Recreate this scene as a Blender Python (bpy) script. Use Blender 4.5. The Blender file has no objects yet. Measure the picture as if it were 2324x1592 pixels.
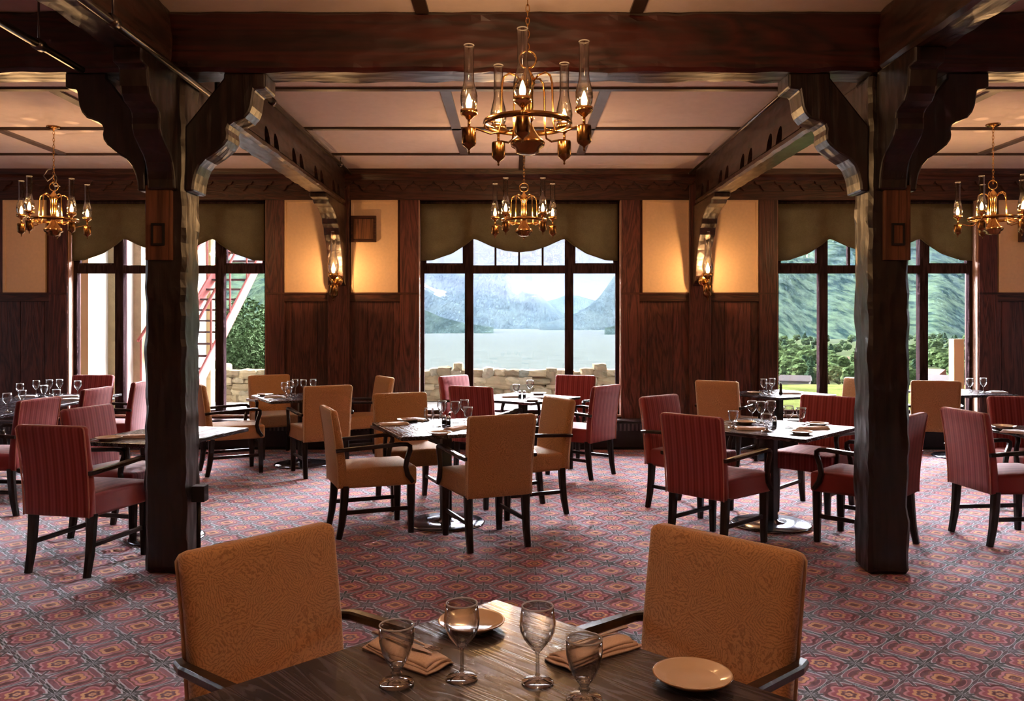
import bpy, bmesh, math, random
from mathutils import Vector, Matrix, noise
random.seed(7)
scene = bpy.context.scene
COL = scene.collection
PI = math.pi
R = math.radians
F = 1888.0; CX = 1166.0; CY = 735.0; EYE = 1.55

def on_plane(px, py, z):
    d = (EYE - z) * F / (py - CY)
    return ((px - CX) * d / F, d)

# ------------------------------------------------------------------ mesh builder
class MB:
    def __init__(s): s.v = []; s.f = []; s.sm = []
    def add(s, vs, fs, smooth=False, M=None):
        o = len(s.v)
        for p in vs:
            p = Vector(p)
            s.v.append(M @ p if M else p)
        for f in fs: s.f.append([i + o for i in f]); s.sm.append(smooth)
        return s
    def box(s, x0, x1, y0, y1, z0, z1, M=None, bev=0.0):
        if bev > 0:
            b = bmesh.new()
            bmesh.ops.create_cube(b, size=1.0)
            for v in b.verts:
                v.co = Vector(((x0+x1)/2 + v.co.x*(x1-x0), (y0+y1)/2 + v.co.y*(y1-y0), (z0+z1)/2 + v.co.z*(z1-z0)))
            bmesh.ops.bevel(b, geom=b.edges[:], offset=bev, segments=2, profile=0.6, affect='EDGES')
            b.verts.index_update()
            s.add([v.co.copy() for v in b.verts], [[v.index for v in f.verts] for f in b.faces], False, M)
            b.free(); return s
        vs = [(x0,y0,z0),(x1,y0,z0),(x1,y1,z0),(x0,y1,z0),(x0,y0,z1),(x1,y0,z1),(x1,y1,z1),(x0,y1,z1)]
        return s.add(vs, [(0,3,2,1),(4,5,6,7),(0,1,5,4),(1,2,6,5),(2,3,7,6),(3,0,4,7)], False, M)
    def lathe(s, prof, n=24, M=None, smooth=True, caps=False):
        vs = []; fs = []
        m = len(prof)
        for r, z in prof:
            for k in range(n):
                a = 2*PI*k/n
                vs.append((r*math.cos(a), r*math.sin(a), z))
        for i in range(m-1):
            for k in range(n):
                k2 = (k+1) % n
                fs.append((i*n+k, i*n+k2, (i+1)*n+k2, (i+1)*n+k))
        if caps:
            fs.append(tuple(range(n-1, -1, -1))); fs.append(tuple((m-1)*n + k for k in range(n)))
        return s.add(vs, fs, smooth, M)
    def tube(s, pts, r, n=8, M=None, closed=False):
        pts = [Vector(p) for p in pts]; m = len(pts); vs = []; fs = []
        prev = None
        for i, p in enumerate(pts):
            if closed: t = pts[(i+1) % m] - pts[i-1]
            else: t = pts[min(i+1, m-1)] - pts[max(i-1, 0)]
            t.normalize()
            if prev is None:
                a = Vector((0,0,1)) if abs(t.z) < .9 else Vector((1,0,0))
                u = t.cross(a).normalized()
            else:
                u = (prev - t*prev.dot(t)).normalized()
            prev = u; w = t.cross(u)
            rr = r[i] if isinstance(r, (list, tuple)) else r
            for k in range(n):
                a = 2*PI*k/n
                vs.append(p + (u*math.cos(a) + w*math.sin(a))*rr)
        for i in range(m if closed else m-1):
            j = (i+1) % m
            for k in range(n):
                k2 = (k+1) % n
                fs.append((i*n+k, i*n+k2, j*n+k2, j*n+k))
        if not closed:
            fs.append(tuple(range(n-1, -1, -1))); fs.append(tuple((m-1)*n + k for k in range(n)))
        return s.add(vs, fs, True, M)
    def sweep(s, pts, side, w, h, M=None):
        """rectangular bar along pts; side = constant sideways vector; w across side, h across the other; w,h may be lists"""
        pts = [Vector(p) for p in pts]; side = Vector(side).normalized(); m = len(pts); vs = []; fs = []
        for i, p in enumerate(pts):
            t = (pts[min(i+1, m-1)] - pts[max(i-1, 0)]).normalized()
            up = side.cross(t).normalized()
            ww = (w[i] if isinstance(w, (list, tuple)) else w)/2; hh = (h[i] if isinstance(h, (list, tuple)) else h)/2
            c = .22*min(ww, hh)*2
            for a, b in ((-ww+c,-hh),(ww-c,-hh),(ww,-hh+c),(ww,hh-c),(ww-c,hh),(-ww+c,hh),(-ww,hh-c),(-ww,-hh+c)):
                vs.append(p + side*a + up*b)
        for i in range(m-1):
            for k in range(8):
                k2 = (k+1) % 8
                fs.append((i*8+k, i*8+k2, (i+1)*8+k2, (i+1)*8+k))
        fs.append((7,6,5,4,3,2,1,0)); fs.append(tuple((m-1)*8 + k for k in range(8)))
        return s.add(vs, fs, False, M)
    def prism(s, poly, axis, a0, a1, M=None):
        """poly: 2D points; axis 'x': (y,z) extruded in x; 'y': (x,z); 'z': (x,y)"""
        def P(p, a):
            return {'x': (a, p[0], p[1]), 'y': (p[0], a, p[1]), 'z': (p[0], p[1], a)}[axis]
        n = len(poly)
        vs = [P(p, a0) for p in poly] + [P(p, a1) for p in poly]
        fs = [tuple(range(n)), tuple(range(2*n-1, n-1, -1))]
        for k in range(n):
            k2 = (k+1) % n
            fs.append((k, k2, n+k2, n+k))
        return s.add(vs, fs, False, M)
    def build(s, name, mat, parent=None, recalc=True, disp=None):
        me = bpy.data.meshes.new(name)
        me.from_pydata([tuple(v) for v in s.v], [], s.f)
        me.polygons.foreach_set('use_smooth', s.sm)
        if recalc:
            b = bmesh.new(); b.from_mesh(me)
            bmesh.ops.recalc_face_normals(b, faces=b.faces[:])
            b.to_mesh(me); b.free()
        me.update()
        me.materials.append(mat)
        o = bpy.data.objects.new(name, me); COL.objects.link(o)
        if parent: o.parent = parent
        return o

def tag(o, label=None, cat=None, group=None, kind=None):
    if label: o['label'] = label
    if cat: o['category'] = cat
    if group: o['group'] = group
    if kind: o['kind'] = kind
    return o
def empty(name, loc=(0,0,0), rz=0.0):
    o = bpy.data.objects.new(name, None); COL.objects.link(o)
    o.location = loc; o.rotation_euler = (0,0,rz); o.empty_display_size = .1
    return o
def copy_tree(o, parent=None):
    c = o.copy(); COL.objects.link(c)
    if parent: c.parent = parent
    for ch in list(o.children): copy_tree(ch, c)
    return c
class Proto:
    """the first placing moves the thing itself, later ones copy it"""
    def __init__(s, root): s.root = root; s.used = False
    def put(s, x, y, z, rz, label, cat, group=None, name=None):
        o = s.root if not s.used else copy_tree(s.root)
        s.used = True
        o.location = (x, y, z); o.rotation_euler = (0, 0, rz)
        for k in ('label', 'group'):
            if k in o: del o[k]
        tag(o, label, cat, group); return o

# ------------------------------------------------------------------ materials
MATS = {}
class NT:
    def __init__(s, name):
        s.m = bpy.data.materials.new(name); s.m.use_nodes = True
        s.t = s.m.node_tree; s.t.nodes.clear()
        s.out = s.t.nodes.new('ShaderNodeOutputMaterial')
    def n(s, t, **k):
        x = s.t.nodes.new(t)
        for a, b in k.items(): setattr(x, a, b)
        return x
    def l(s, a, b): s.t.links.new(a, b)
    def math(s, op, a, b=None, c=None, clamp=False):
        x = s.n('ShaderNodeMath', operation=op); x.use_clamp = clamp
        for i, v in enumerate((a, b, c)):
            if v is None: continue
            if isinstance(v, (int, float)): x.inputs[i].default_value = v
            else: s.l(v, x.inputs[i])
        return x.outputs[0]
    def ramp(s, fac, stops, interp='LINEAR'):
        x = s.n('ShaderNodeValToRGB'); cr = x.color_ramp; cr.interpolation = interp
        cr.elements[0].position = stops[0][0]; cr.elements[0].color = (*stops[0][1], 1)
        cr.elements[1].position = stops[-1][0]; cr.elements[1].color = (*stops[-1][1], 1)
        for p, c in stops[1:-1]:
            e = cr.elements.new(p); e.color = (*c, 1)
        s.l(fac, x.inputs[0]); return x.outputs[0]
    def noise(s, vec, scale, detail=4, rough=.55, dist=0.0):
        x = s.n('ShaderNodeTexNoise'); x.inputs['Scale'].default_value = scale
        x.inputs['Detail'].default_value = detail; x.inputs['Roughness'].default_value = rough
        x.inputs['Distortion'].default_value = dist
        if vec: s.l(vec, x.inputs['Vector'])
        return x.outputs['Fac']
    def mapping(s, scale=(1,1,1), coord='Object', loc=(0,0,0), rot=(0,0,0)):
        c = s.n('ShaderNodeTexCoord'); m = s.n('ShaderNodeMapping')
        m.inputs['Scale'].default_value = scale; m.inputs['Location'].default_value = loc; m.inputs['Rotation'].default_value = rot
        s.l(c.outputs[coord], m.inputs['Vector']); return m.outputs[0]
    def mix(s, fac, a, b, mode='MIX'):
        x = s.n('ShaderNodeMix', data_type='RGBA', blend_type=mode)
        for i, v in ((0, fac), (6, a), (7, b)):
            if isinstance(v, (int, float)): x.inputs[i].default_value = v
            elif isinstance(v, tuple): x.inputs[i].default_value = (*v, 1)
            else: s.l(v, x.inputs[i])
        return x.outputs[2]
    def bsdf(s, color, rough=.5, metal=0.0, spec=.5, bump=None, bs=.3, bd=.01, coat=0.0, sheen=0.0, cr=.12):
        p = s.n('ShaderNodeBsdfPrincipled')
        if isinstance(rough, (int, float)) and rough >= .9: spec = 0.0
        def st(k, v):
            if isinstance(v, (int, float)): p.inputs[k].default_value = v
            elif isinstance(v, tuple): p.inputs[k].default_value = (*v, 1)
            else: s.l(v, p.inputs[k])
        st('Base Color', color); st('Roughness', rough); st('Metallic', metal); st('Specular IOR Level', spec)
        if coat: p.inputs['Coat Weight'].default_value = coat; p.inputs['Coat Roughness'].default_value = cr
        if sheen: p.inputs['Sheen Weight'].default_value = sheen
        if bump is not None:
            b = s.n('ShaderNodeBump'); b.inputs['Strength'].default_value = bs; b.inputs['Distance'].default_value = bd
            s.l(bump, b.inputs['Height']); s.l(b.outputs[0], p.inputs['Normal'])
        s.l(p.outputs[0], s.out.inputs[0]); return p

def sl(r, g, b):
    f = lambda c: (c/255/12.92) if c/255 <= .04045 else ((c/255+.055)/1.055)**2.4
    return (f(r), f(g), f(b))

def simple(name, col, rough=.5, metal=0, spec=.5, nscale=0, bs=.2, bd=.004, var=.15, coat=0):
    t = NT(name)
    if nscale:
        nz = t.noise(t.mapping(), nscale)
        c = t.ramp(nz, [(.3, tuple(x*(1-var) for x in col)), (.7, tuple(min(1, x*(1+var)) for x in col))])
        t.bsdf(c, rough, metal, spec, nz, bs, bd, coat)
    else: t.bsdf(col, rough, metal, spec, coat=coat)
    return t.m

def wood(name, c1, c2, axis='z', rough=.4, freq=14, bs=.35, bd=.004, island=True, knots=2.0, coat=0.0, cr=.12, adze=False):
    t = NT(name)
    sc = {'x': (.09,1,1), 'y': (1,.09,1), 'z': (1,1,.09)}[axis]
    vec = t.mapping(sc)
    if island:
        g = t.n('ShaderNodeNewGeometry')
        va = t.n('ShaderNodeVectorMath', operation='ADD')
        sca = t.n('ShaderNodeVectorMath', operation='SCALE'); sca.inputs[3].default_value = 9.0
        cmb = t.n('ShaderNodeCombineXYZ')
        for i in range(3): t.l(g.outputs['Random Per Island'], cmb.inputs[i])
        t.l(cmb.outputs[0], sca.inputs[0]); t.l(vec, va.inputs[0]); t.l(sca.outputs[0], va.inputs[1]); vec = va.outputs[0]
    big = t.noise(vec, freq*.35, 3, .6, knots)
    fine = t.noise(vec, freq*5, 5, .6, .3)
    w = t.math('FRACT', t.math('MULTIPLY', big, 7.0))
    w = t.math('ABSOLUTE', t.math('SUBTRACT', w, .5))
    h = t.math('ADD', t.math('MULTIPLY', w, .9), t.math('MULTIPLY', fine, .7))
    col = t.ramp(h, [(.25, c1), (.85, c2)])
    if island:
        v = t.math('ADD', t.math('MULTIPLY', g.outputs['Random Per Island'], .6), .7)
        vm = t.n('ShaderNodeVectorMath', operation='SCALE'); t.l(col, vm.inputs[0]); t.l(v, vm.inputs[3]); col = vm.outputs[0]
    if adze:
        v2 = t.mapping({'x': (5,14,14), 'y': (14,5,14), 'z': (14,14,5)}[axis])
        vo = t.n('ShaderNodeTexVoronoi', feature='SMOOTH_F1'); vo.inputs['Scale'].default_value = 1.0; vo.inputs['Smoothness'].default_value = .35; vo.inputs['Randomness'].default_value = .9
        t.l(v2, vo.inputs['Vector']); h = t.math('ADD', t.math('MULTIPLY', vo.outputs['Distance'], 1.1), t.math('MULTIPLY', h, .16))
    t.bsdf(col, rough, 0, .5, h, bs, bd, coat, 0.0, cr)
    return t.m

M = {}
M['panel_z'] = wood('dark_panel_wood', (.030,.011,.010), (.140,.044,.033), 'z', .38, 12)
M['panel_x'] = wood('dark_trim_wood', (.018,.007,.005), (.085,.028,.017), 'x', .4, 12)
M['beam_x'] = wood('beam_wood_cross', (.006,.0012,.0010), (.072,.009,.005), 'x', .42, 7, .8, .014, coat=.5, cr=.30, adze=True)
M['beam_y'] = wood('beam_wood_long', (.007,.003,.002), (.055,.018,.011), 'y', .42, 7, .8, .014, coat=.5, cr=.30, adze=True)
M['post'] = wood('post_wood', (.004,.002,.002), (.022,.008,.006), 'z', .36, 7, .9, .014, coat=.7, cr=.30, adze=True)
M['block'] = wood('block_wood', (.06,.022,.010), (.21,.085,.038), 'z', .5, 9, .4)
M['frame'] = wood('window_frame_wood', (.018,.011,.013), (.055,.032,.034), 'z', .92, 10, .2)
M['reveal'] = simple('pale_pine_reveal', sl(190,150,130), .5, nscale=6)
M['chairwood'] = wood('ebonised_chair_wood', (.006,.004,.003), (.018,.010,.008), 'z', .28, 12, .15, .002, False, coat=.4)
M['cream'] = simple('cream_plaster', sl(238,204,164), .85, nscale=30, bs=.1, var=.04)
M['ceil'] = simple('ceiling_plaster', sl(240,224,220), .9, nscale=14, bs=.12, var=.03)
M['batten'] = simple('batten_brown', (.05,.028,.022), .4, nscale=10)
M['batten_lit'] = simple('batten_brown_lilac_lit', (.16,.13,.14), .35, nscale=10)  # brown battens with the lilac window light put into the colour
M['brass'] = simple('polished_brass', (.74,.43,.15), .17, 1.0)
M['darkbrass'] = simple('dark_brass', (.34,.17,.06), .22, 1.0)
M['steel'] = simple('pipe_steel', (.16,.14,.14), .28, 1.0, nscale=8, bs=.05)
M['iron'] = simple('black_iron', (.012,.012,.014), .3, 0, .6)
M['disc'] = simple('polished_table_base', (.26,.28,.34), .16, .9)
M['black'] = simple('black_plastic', (.01,.01,.01), .4)
M['china'] = simple('stoneware_china', sl(240,214,184), .12, 0, .55, coat=.5)
M['china_rim'] = simple('stoneware_rim', sl(170,130,92), .2)
M['shaker'] = simple('shaker_steel', (.6,.6,.62), .2, 1.0)
M['cutlery'] = simple('cutlery_steel', (.75,.68,.58), .15, 1.0)
M['heater'] = simple('heater_enamel', (.035,.028,.035), .4, .2, nscale=8, bs=.02)
M['terrace'] = simple('pale_terrace_paving', sl(232,228,222), .9, nscale=3, bs=.1)
M['grass'] = simple('lawn_grass', (.085,.10,.03), 1, 0, .1, nscale=.9, var=.35)

# chair fabrics
def fabric_gold():
    t = NT('gold_damask_upholstery')
    v = t.mapping((1,1,1))
    wv = t.n('ShaderNodeTexVoronoi', feature='DISTANCE_TO_EDGE'); wv.inputs['Scale'].default_value = 9; t.l(v, wv.inputs['Vector'])
    nz = t.noise(v, 32, 2, .5, 2.5)
    rings = t.math('ABSOLUTE', t.math('SINE', t.math('MULTIPLY', t.math('ADD', wv.outputs[0], t.math('MULTIPLY', nz, .16)), 52.0)))
    weave = t.noise(v, 500, 2)
    h = t.math('ADD', t.math('MULTIPLY', rings, .5), t.math('MULTIPLY', weave, .5))
    c = t.ramp(h, [(.25, (.36,.18,.070)), (.75, (.66,.365,.165))])
    t.bsdf(c, .8, 0, .25, h, .15, .001, sheen=.25); return t.m
def fabric_red():
    t = NT('red_striped_upholstery')
    c = t.n('ShaderNodeTexCoord'); sp = t.n('ShaderNodeSeparateXYZ'); t.l(c.outputs['Object'], sp.inputs[0])
    st = t.math('SINE', t.math('MULTIPLY', sp.outputs[1], 250.0))
    st2 = t.math('SINE', t.math('MULTIPLY', sp.outputs[1], 96.0))
    nz = t.noise(c.outputs['Object'], 350, 2)
    h = t.math('ADD', t.math('ADD', t.math('MULTIPLY', st, .25), t.math('MULTIPLY', st2, .22)), t.math('ADD', t.math('MULTIPLY', nz, .3), .35))
    col = t.ramp(h, [(.0, (.19,.020,.024)), (.5, (.32,.044,.047)), (1.0, (.42,.090,.086))])
    t.bsdf(col, .75, 0, .3, h, .15, .001, sheen=.3); return t.m
M['gold'] = fabric_gold(); M['red'] = fabric_red()
M['goldpipe'] = simple('gold_piping', (.72,.50,.30), .7); M['redpipe'] = simple('red_piping', (.60,.24,.20), .7)

def napkin_mat():
    t = NT('napkin_linen'); nz = t.noise(t.mapping(), 260, 2)
    t.bsdf(t.ramp(nz, [(.3, sl(235,205,185)), (.7, sl(250,228,212))]), .85, 0, .2, nz, .2, .001, sheen=.2); return t.m
M['napkin'] = napkin_mat()
def white_napkin():
    t = NT('white_linen'); nz = t.noise(t.mapping(), 200, 2)
    t.bsdf(t.ramp(nz, [(.3, sl(222,216,222)), (.7, sl(240,236,240))]), .85, 0, .2, nz, .2, .001); return t.m
M['whitelinen'] = white_napkin()

def table_mat():
    t = NT('grained_table_wood')
    v = t.mapping((1,.10,1), rot=(0,0,R(0)))
    big = t.noise(v, 9, 2, .5, 1.4)
    w = t.math('ABSOLUTE', t.math('SUBTRACT', t.math('FRACT', t.math('MULTIPLY', big, 13.0)), .5))
    fine = t.noise(v, 140, 3, .6, .2)
    line = t.ramp(w, [(.0, (0,0,0)), (.10, (.3,.3,.3)), (.5, (1,1,1))])
    h = t.math('ADD', t.math('MULTIPLY', line, .6), t.math('MULTIPLY', fine, .5))
    col = t.ramp(h, [(.2, (.082,.070,.090)), (.5, (.027,.022,.030)), (.95, (.012,.010,.013))])
    rgh = t.ramp(h, [(.2, (.34,.34,.34)), (.9, (.20,.20,.20))])
    t.bsdf(col, rgh, 0, .55, h, .28, .0016, coat=.3); return t.m
M['table'] = table_mat()

def shade_mat():
    t = NT('olive_shade_cloth'); v = t.mapping()
    a = t.noise(v, 120, 3); b = t.noise(v, 7, 3)
    h = t.math('ADD', t.math('MULTIPLY', a, .6), t.math('MULTIPLY', b, .4))
    c = t.ramp(h, [(.3, (.15,.12,.068)), (.7, (.24,.195,.115))])
    d = t.n('ShaderNodeBsdfDiffuse'); t.l(c, d.inputs[0])
    tr = t.n('ShaderNodeBsdfTranslucent'); t.l(c, tr.inputs[0])
    mx = t.n('ShaderNodeMixShader'); mx.inputs[0].default_value = .42
    t.l(d.outputs[0], mx.inputs[1]); t.l(tr.outputs[0], mx.inputs[2]); t.l(mx.outputs[0], t.out.inputs[0]); return t.m
M['shade'] = shade_mat()

def thin_glass(name, tint=(1,1,1), lo=.04, hi=.6, rough=.02, blend=.35):
    t = NT(name)
    tr = t.n('ShaderNodeBsdfTransparent'); tr.inputs[0].default_value = (*tint, 1)
    gl = t.n('ShaderNodeBsdfGlossy'); gl.inputs['Roughness'].default_value = rough
    lw = t.n('ShaderNodeLayerWeight'); lw.inputs[0].default_value = blend
    mr = t.n('ShaderNodeMapRange'); mr.inputs[3].default_value = lo; mr.inputs[4].default_value = hi
    t.l(lw.outputs['Facing'], mr.inputs[0])
    mx = t.n('ShaderNodeMixShader'); t.l(mr.outputs[0], mx.inputs[0]); t.l(tr.outputs[0], mx.inputs[1]); t.l(gl.outputs[0], mx.inputs[2])
    t.l(mx.outputs[0], t.out.inputs[0]); return t.m
M['pane'] = thin_glass('window_glass', (.97,.98,.98), .03, .25, 0.0, .3)
M['chimney'] = thin_glass('lamp_chimney_glass', (.96,.95,.93), .03, .9, .03, .42)
def clear_glass():
    t = NT('clear_glass'); g = t.n('ShaderNodeBsdfGlass'); g.inputs['IOR'].default_value = 1.46; g.inputs['Roughness'].default_value = 0.0
    t.l(g.outputs[0], t.out.inputs[0]); return t.m
M['glass'] = clear_glass()
def ground_glint_rim():
    t = NT('ground_glass_and_painted_glint'); d = t.n('ShaderNodeBsdfDiffuse'); d.inputs[0].default_value = (.9,.9,.92,1); tr = t.n('ShaderNodeBsdfTranslucent'); tr.inputs[0].default_value = (.9,.9,.92,1)
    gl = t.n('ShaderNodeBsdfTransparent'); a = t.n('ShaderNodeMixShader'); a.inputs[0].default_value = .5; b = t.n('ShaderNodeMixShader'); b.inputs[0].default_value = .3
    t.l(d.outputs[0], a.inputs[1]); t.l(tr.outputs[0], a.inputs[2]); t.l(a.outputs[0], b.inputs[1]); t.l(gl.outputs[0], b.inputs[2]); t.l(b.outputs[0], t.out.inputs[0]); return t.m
M['rim'] = ground_glint_rim()  # white edge: ground glass on chimneys, painted window glint on stemware
def emit(name, col, s):
    t = NT(name); e = t.n('ShaderNodeEmission'); tr = t.n('ShaderNodeBsdfTransparent'); ad = t.n('ShaderNodeAddShader'); t.l(tr.outputs[0], ad.inputs[0]); t.l(e.outputs[0], ad.inputs[1]); e.inputs[0].default_value = (*col, 1); e.inputs[1].default_value = s; t.m.cycles.emission_sampling = 'NONE'
    t.l(ad.outputs[0], t.out.inputs[0]); return t.m
M['bulb'] = emit('glowing_bulb', (1.0,.58,.20), 7.0)

def carpet_mat():
    t = NT('patterned_carpet')
    c = t.n('ShaderNodeTexCoord'); sp = t.n('ShaderNodeSeparateXYZ'); t.l(c.outputs['Object'], sp.inputs[0])
    m = t.math
    u0 = m('MULTIPLY_ADD', sp.outputs[0], 1/.316, .07); v0 = m('MULTIPLY', sp.outputs[1], 1/.316)
    u = m('ADD', u0, m('MULTIPLY', m('SINE', m('MULTIPLY', v0, 4*PI)), .035))
    v = m('ADD', v0, m('MULTIPLY', m('SINE', m('MULTIPLY', u0, 4*PI)), .035))
    f = m('MULTIPLY', m('SUBTRACT', m('COSINE', m('MULTIPLY', u, 2*PI)), m('COSINE', m('MULTIPLY', v, 2*PI))), .5)
    af = m('ABSOLUTE', f)
    def polar(cu, cv):
        du = m('SUBTRACT', m('FRACT', m('ADD', u0, 1000.5-cu)), .5); dv = m('SUBTRACT', m('FRACT', m('ADD', v0, 1000.5-cv)), .5)
        r = m('SQRT', m('ADD', m('MULTIPLY', du, du), m('MULTIPLY', dv, dv))); return r, m('ARCTAN2', dv, du)
    dk = (.022,.030,.038); gr = (.24,.25,.30); lg = (.50,.46,.53); mar = (.12,.018,.030); red = (.31,.038,.058); rose = (.50,.17,.19)
    gold = (.62,.28,.12); brn = (.20,.05,.03); mau = (.22,.065,.095); plm = (.085,.045,.07)
    # ground: mauve field, ogee bands
    base = t.ramp(af, [(0.0, gr), (.025, gr), (.035, dk), (.085, dk), (.10, lg), (.145, lg), (.16, mau), (.36, mau), (.38, rose), (.42, rose), (.44, mar), (1.0, mar)])
    # leaf rays at the crossings
    for cu, cv, cl, n_ in ((0, 0, dk, 8), (.5, .5, plm, 8)):
        r, a = polar(cu, cv)
        ray = m('MULTIPLY', m('GREATER_THAN', m('COSINE', m('MULTIPLY', a, n_)), m('MULTIPLY_ADD', r, 5.0, -.55)), m('LESS_THAN', r, .26))
        base = t.mix(ray, base, cl)
        edge = m('MULTIPLY', m('LESS_THAN', m('ABSOLUTE', m('SUBTRACT', m('COSINE', m('MULTIPLY', a, n_)), m('MULTIPLY_ADD', r, 5.0, -.55))), .16), m('LESS_THAN', r, .26))
        base = t.mix(edge, base, lg)
    for cu, cv, R0, st in ((.5, 0, .30, [(0.0, brn), (.12, gold), (.20, mar), (.30, mar), (.34, gold), (.46, gold), (.50, red), (.66, red), (.72, rose), (.80, rose), (.84, mar), (1.0, mar)]),
                           (0, .5, .23, [(0.0, mar), (.18, brn), (.32, brn), (.38, gold), (.58, gold), (.62, mar), (.74, rose), (.86, rose), (.90, brn), (1.0, brn)])):
        r, a = polar(cu, cv)
        k = m('MULTIPLY', m('DIVIDE', r, R0), m('MULTIPLY_ADD', m('ABSOLUTE', m('COSINE', m('MULTIPLY', a, 3 if R0 > .25 else 2))), -.32, 1.22))
        base = t.mix(m('LESS_THAN', k, 1.0), base, t.ramp(k, st))
    n1 = t.noise(c.outputs['Object'], 9, 3); n2 = t.noise(c.outputs['Object'], 330, 2, .7)
    vm = t.n('ShaderNodeVectorMath', operation='SCALE'); t.l(base, vm.inputs[0])
    t.l(m('ADD', m('MULTIPLY', n1, .25), m('MULTIPLY_ADD', n2, 1.0, .52)), vm.inputs[3])
    t.bsdf(vm.outputs[0], .95, 0, .15, n2, .4, .004, sheen=.35); return t.m
M['carpet'] = carpet_mat()

# ------------------------------------------------------------------ room
CEIL = 3.47; YW = 10.45; XL = -9.2; XR = 9.4; YF = -5.0
WINS = [(-5.595, -3.105), (-1.195, 1.35), (3.304, 5.83)]
WZ0, WZ1 = .38, 3.10

b = MB(); b.box(XL-.3, XR+.3, YF-.3, YW+.3, -.12, 0); tag(b.build('floor', M['carpet']), kind='structure')
b = MB(); b.box(XL-.3, XR+.3, YF-.3, YW+.3, CEIL, CEIL+.2); tag(b.build('ceiling', M['ceil']), kind='structure')

# back wall: plank boxes and rails round the openings
b = MB()
segs = [(XL, WINS[0][0]), (WINS[0][1], WINS[1][0]), (WINS[1][1], WINS[2][0]), (WINS[2][1], XR)]
for x0, x1 in segs:
    b.box(x0, x1, YW+.02, YW+.30, 0, CEIL)
    n = max(1, round((x1-x0)/.31)); w = (x1-x0)/n
    for i in range(n):
        b.box(x0+i*w+.003, x0+(i+1)*w-.003, YW, YW+.025, 0, 1.83)
for x0, x1 in WINS:
    b.box(x0, x1, YW, YW+.30, 0, WZ0); b.box(x0, x1, YW, YW+.30, WZ1, CEIL)
wall_back = tag(b.build('wall_back', M['panel_z']), kind='structure')
# rails and jamb boards
b = MB()
for x0, x1 in segs: b.box(x0, x1, YW-.025, YW, 1.83, 1.93); b.box(x0, x1, YW-.035, YW, 1.915, 1.94)
b.build('dado_rail', M['panel_x'], wall_back)
b = MB()
for x0, x1 in WINS:
    b.box(x0-.23, x0, YW-.03, YW+.02, 0, 3.12); b.box(x1, x1+.23, YW-.03, YW+.02, 0, 3.12)
b.build('jamb_board', M['panel_z'], wall_back)
b = MB(); b.box(XL, XR, YW-.05, YW+.02, 3.10, 3.36)
b.build('frieze_board', M['panel_x'], wall_back)
# carved ogee fret under the cornice
b = MB(); x = -9.0; P = .25; poly = []
while x < 9.2:
    for u, z in ((0,.0),(.03,-.045),(.075,-.055),(.10,-.10),(.125,-.125),(.15,-.10),(.175,-.055),(.22,-.045)):
        poly.append((x+u, 3.33+z))
    x += P
poly = poly + [(x, 3.33), (x, 3.37), (-9.0, 3.37)]
b.prism(poly, 'y', YW-.085, YW-.045)
b.build('carved_fret', M['panel_x'], wall_back)
b = MB(); b.prism([(YW,3.34),(YW-.09,3.34),(YW-.11,3.37),(YW-.15,3.40),(YW-.16,CEIL),(YW,CEIL)], 'x', XL, XR)
b.build('cornice', M['panel_x'], wall_back)
# other walls
b = MB()
for y0, y1 in ((YF, 6.0),): b.box(XL-.3, XL, y0, y1, 0, CEIL)
b.box(XL-.3, XL, YF, YW, 0, .4); b.box(XL-.3, XL, YF, YW, 3.1, CEIL); b.box(XL-.3, XL, 9.0, YW+.3, 0, CEIL)
tag(b.build('wall_left', M['panel_z']), kind='structure')
b = MB()
for y0, y1 in ((YF, 6.0),): b.box(XR, XR+.3, y0, y1, 0, CEIL)
b.box(XR, XR+.3, YF, YW, 0, .4); b.box(XR, XR+.3, YF, YW, 3.1, CEIL); b.box(XR, XR+.3, 9.0, YW+.3, 0, CEIL)
tag(b.build('wall_right', M['panel_z']), kind='structure')
b = MB(); b.box(XL-.3, XR+.3, YF-.3, YF, 0, CEIL); tag(b.build('wall_front', M['cream']), kind='structure')

# plaster panels on the back wall
def panel(x0, x1, label):
    z0, z1 = 1.94, 3.10
    b = MB(); b.box(x0, x1, YW-.012, YW+.012, z0, z1)
    e = .03
    b.box(x0, x1, YW-.022, YW-.008, z0, z0+e); b.box(x0, x1, YW-.022, YW-.008, z1-e, z1)
    b.box(x0, x0+e, YW-.022, YW-.008, z0+e, z1-e); b.box(x1-e, x1, YW-.022, YW-.008, z0+e, z1-e)
    return tag(b.build('wall_panel', M['cream']), label, 'wall panel', 'cream plaster wall panels')
S = 180.7
pxw = lambda p: (p-CX)/S
panel(pxw(8), pxw(105), 'cream plaster wall panel at the far left beyond the left window')
panel(pxw(645), pxw(750), 'cream plaster panel left of the left wall sconce')
panel(pxw(797), pxw(903), 'cream plaster panel right of the left sconce, with the small wooden box')
panel(pxw(1458), pxw(1566), 'cream plaster panel left of the right wall sconce')
panel(pxw(1615), pxw(1720), 'cream plaster panel right of the right wall sconce')
panel(pxw(2265), pxw(2370), 'cream plaster wall panel at the far right edge beyond the right window')
b = MB(); bx0, bx1, bz0, bz1 = pxw(798), pxw(855), 2.57, 2.90
b.box(bx0, bx1, YW-.06, YW-.02, bz0, bz1, bev=.006)
wb = tag(b.build('wooden_box', M['panel_x']), 'small square brown wooden box on the cream panel beside the left sconce', 'wall box')
b = MB(); b.box(bx0+.03, bx1-.03, YW-.068, YW-.055, bz0+.04, bz1-.04, bev=.004); b.build('door', M['block'], wb)
b = MB(); b.box(pxw(2308), pxw(2365), YW-.10, YW-.02, 2.57, 2.90, bev=.006)
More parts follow.
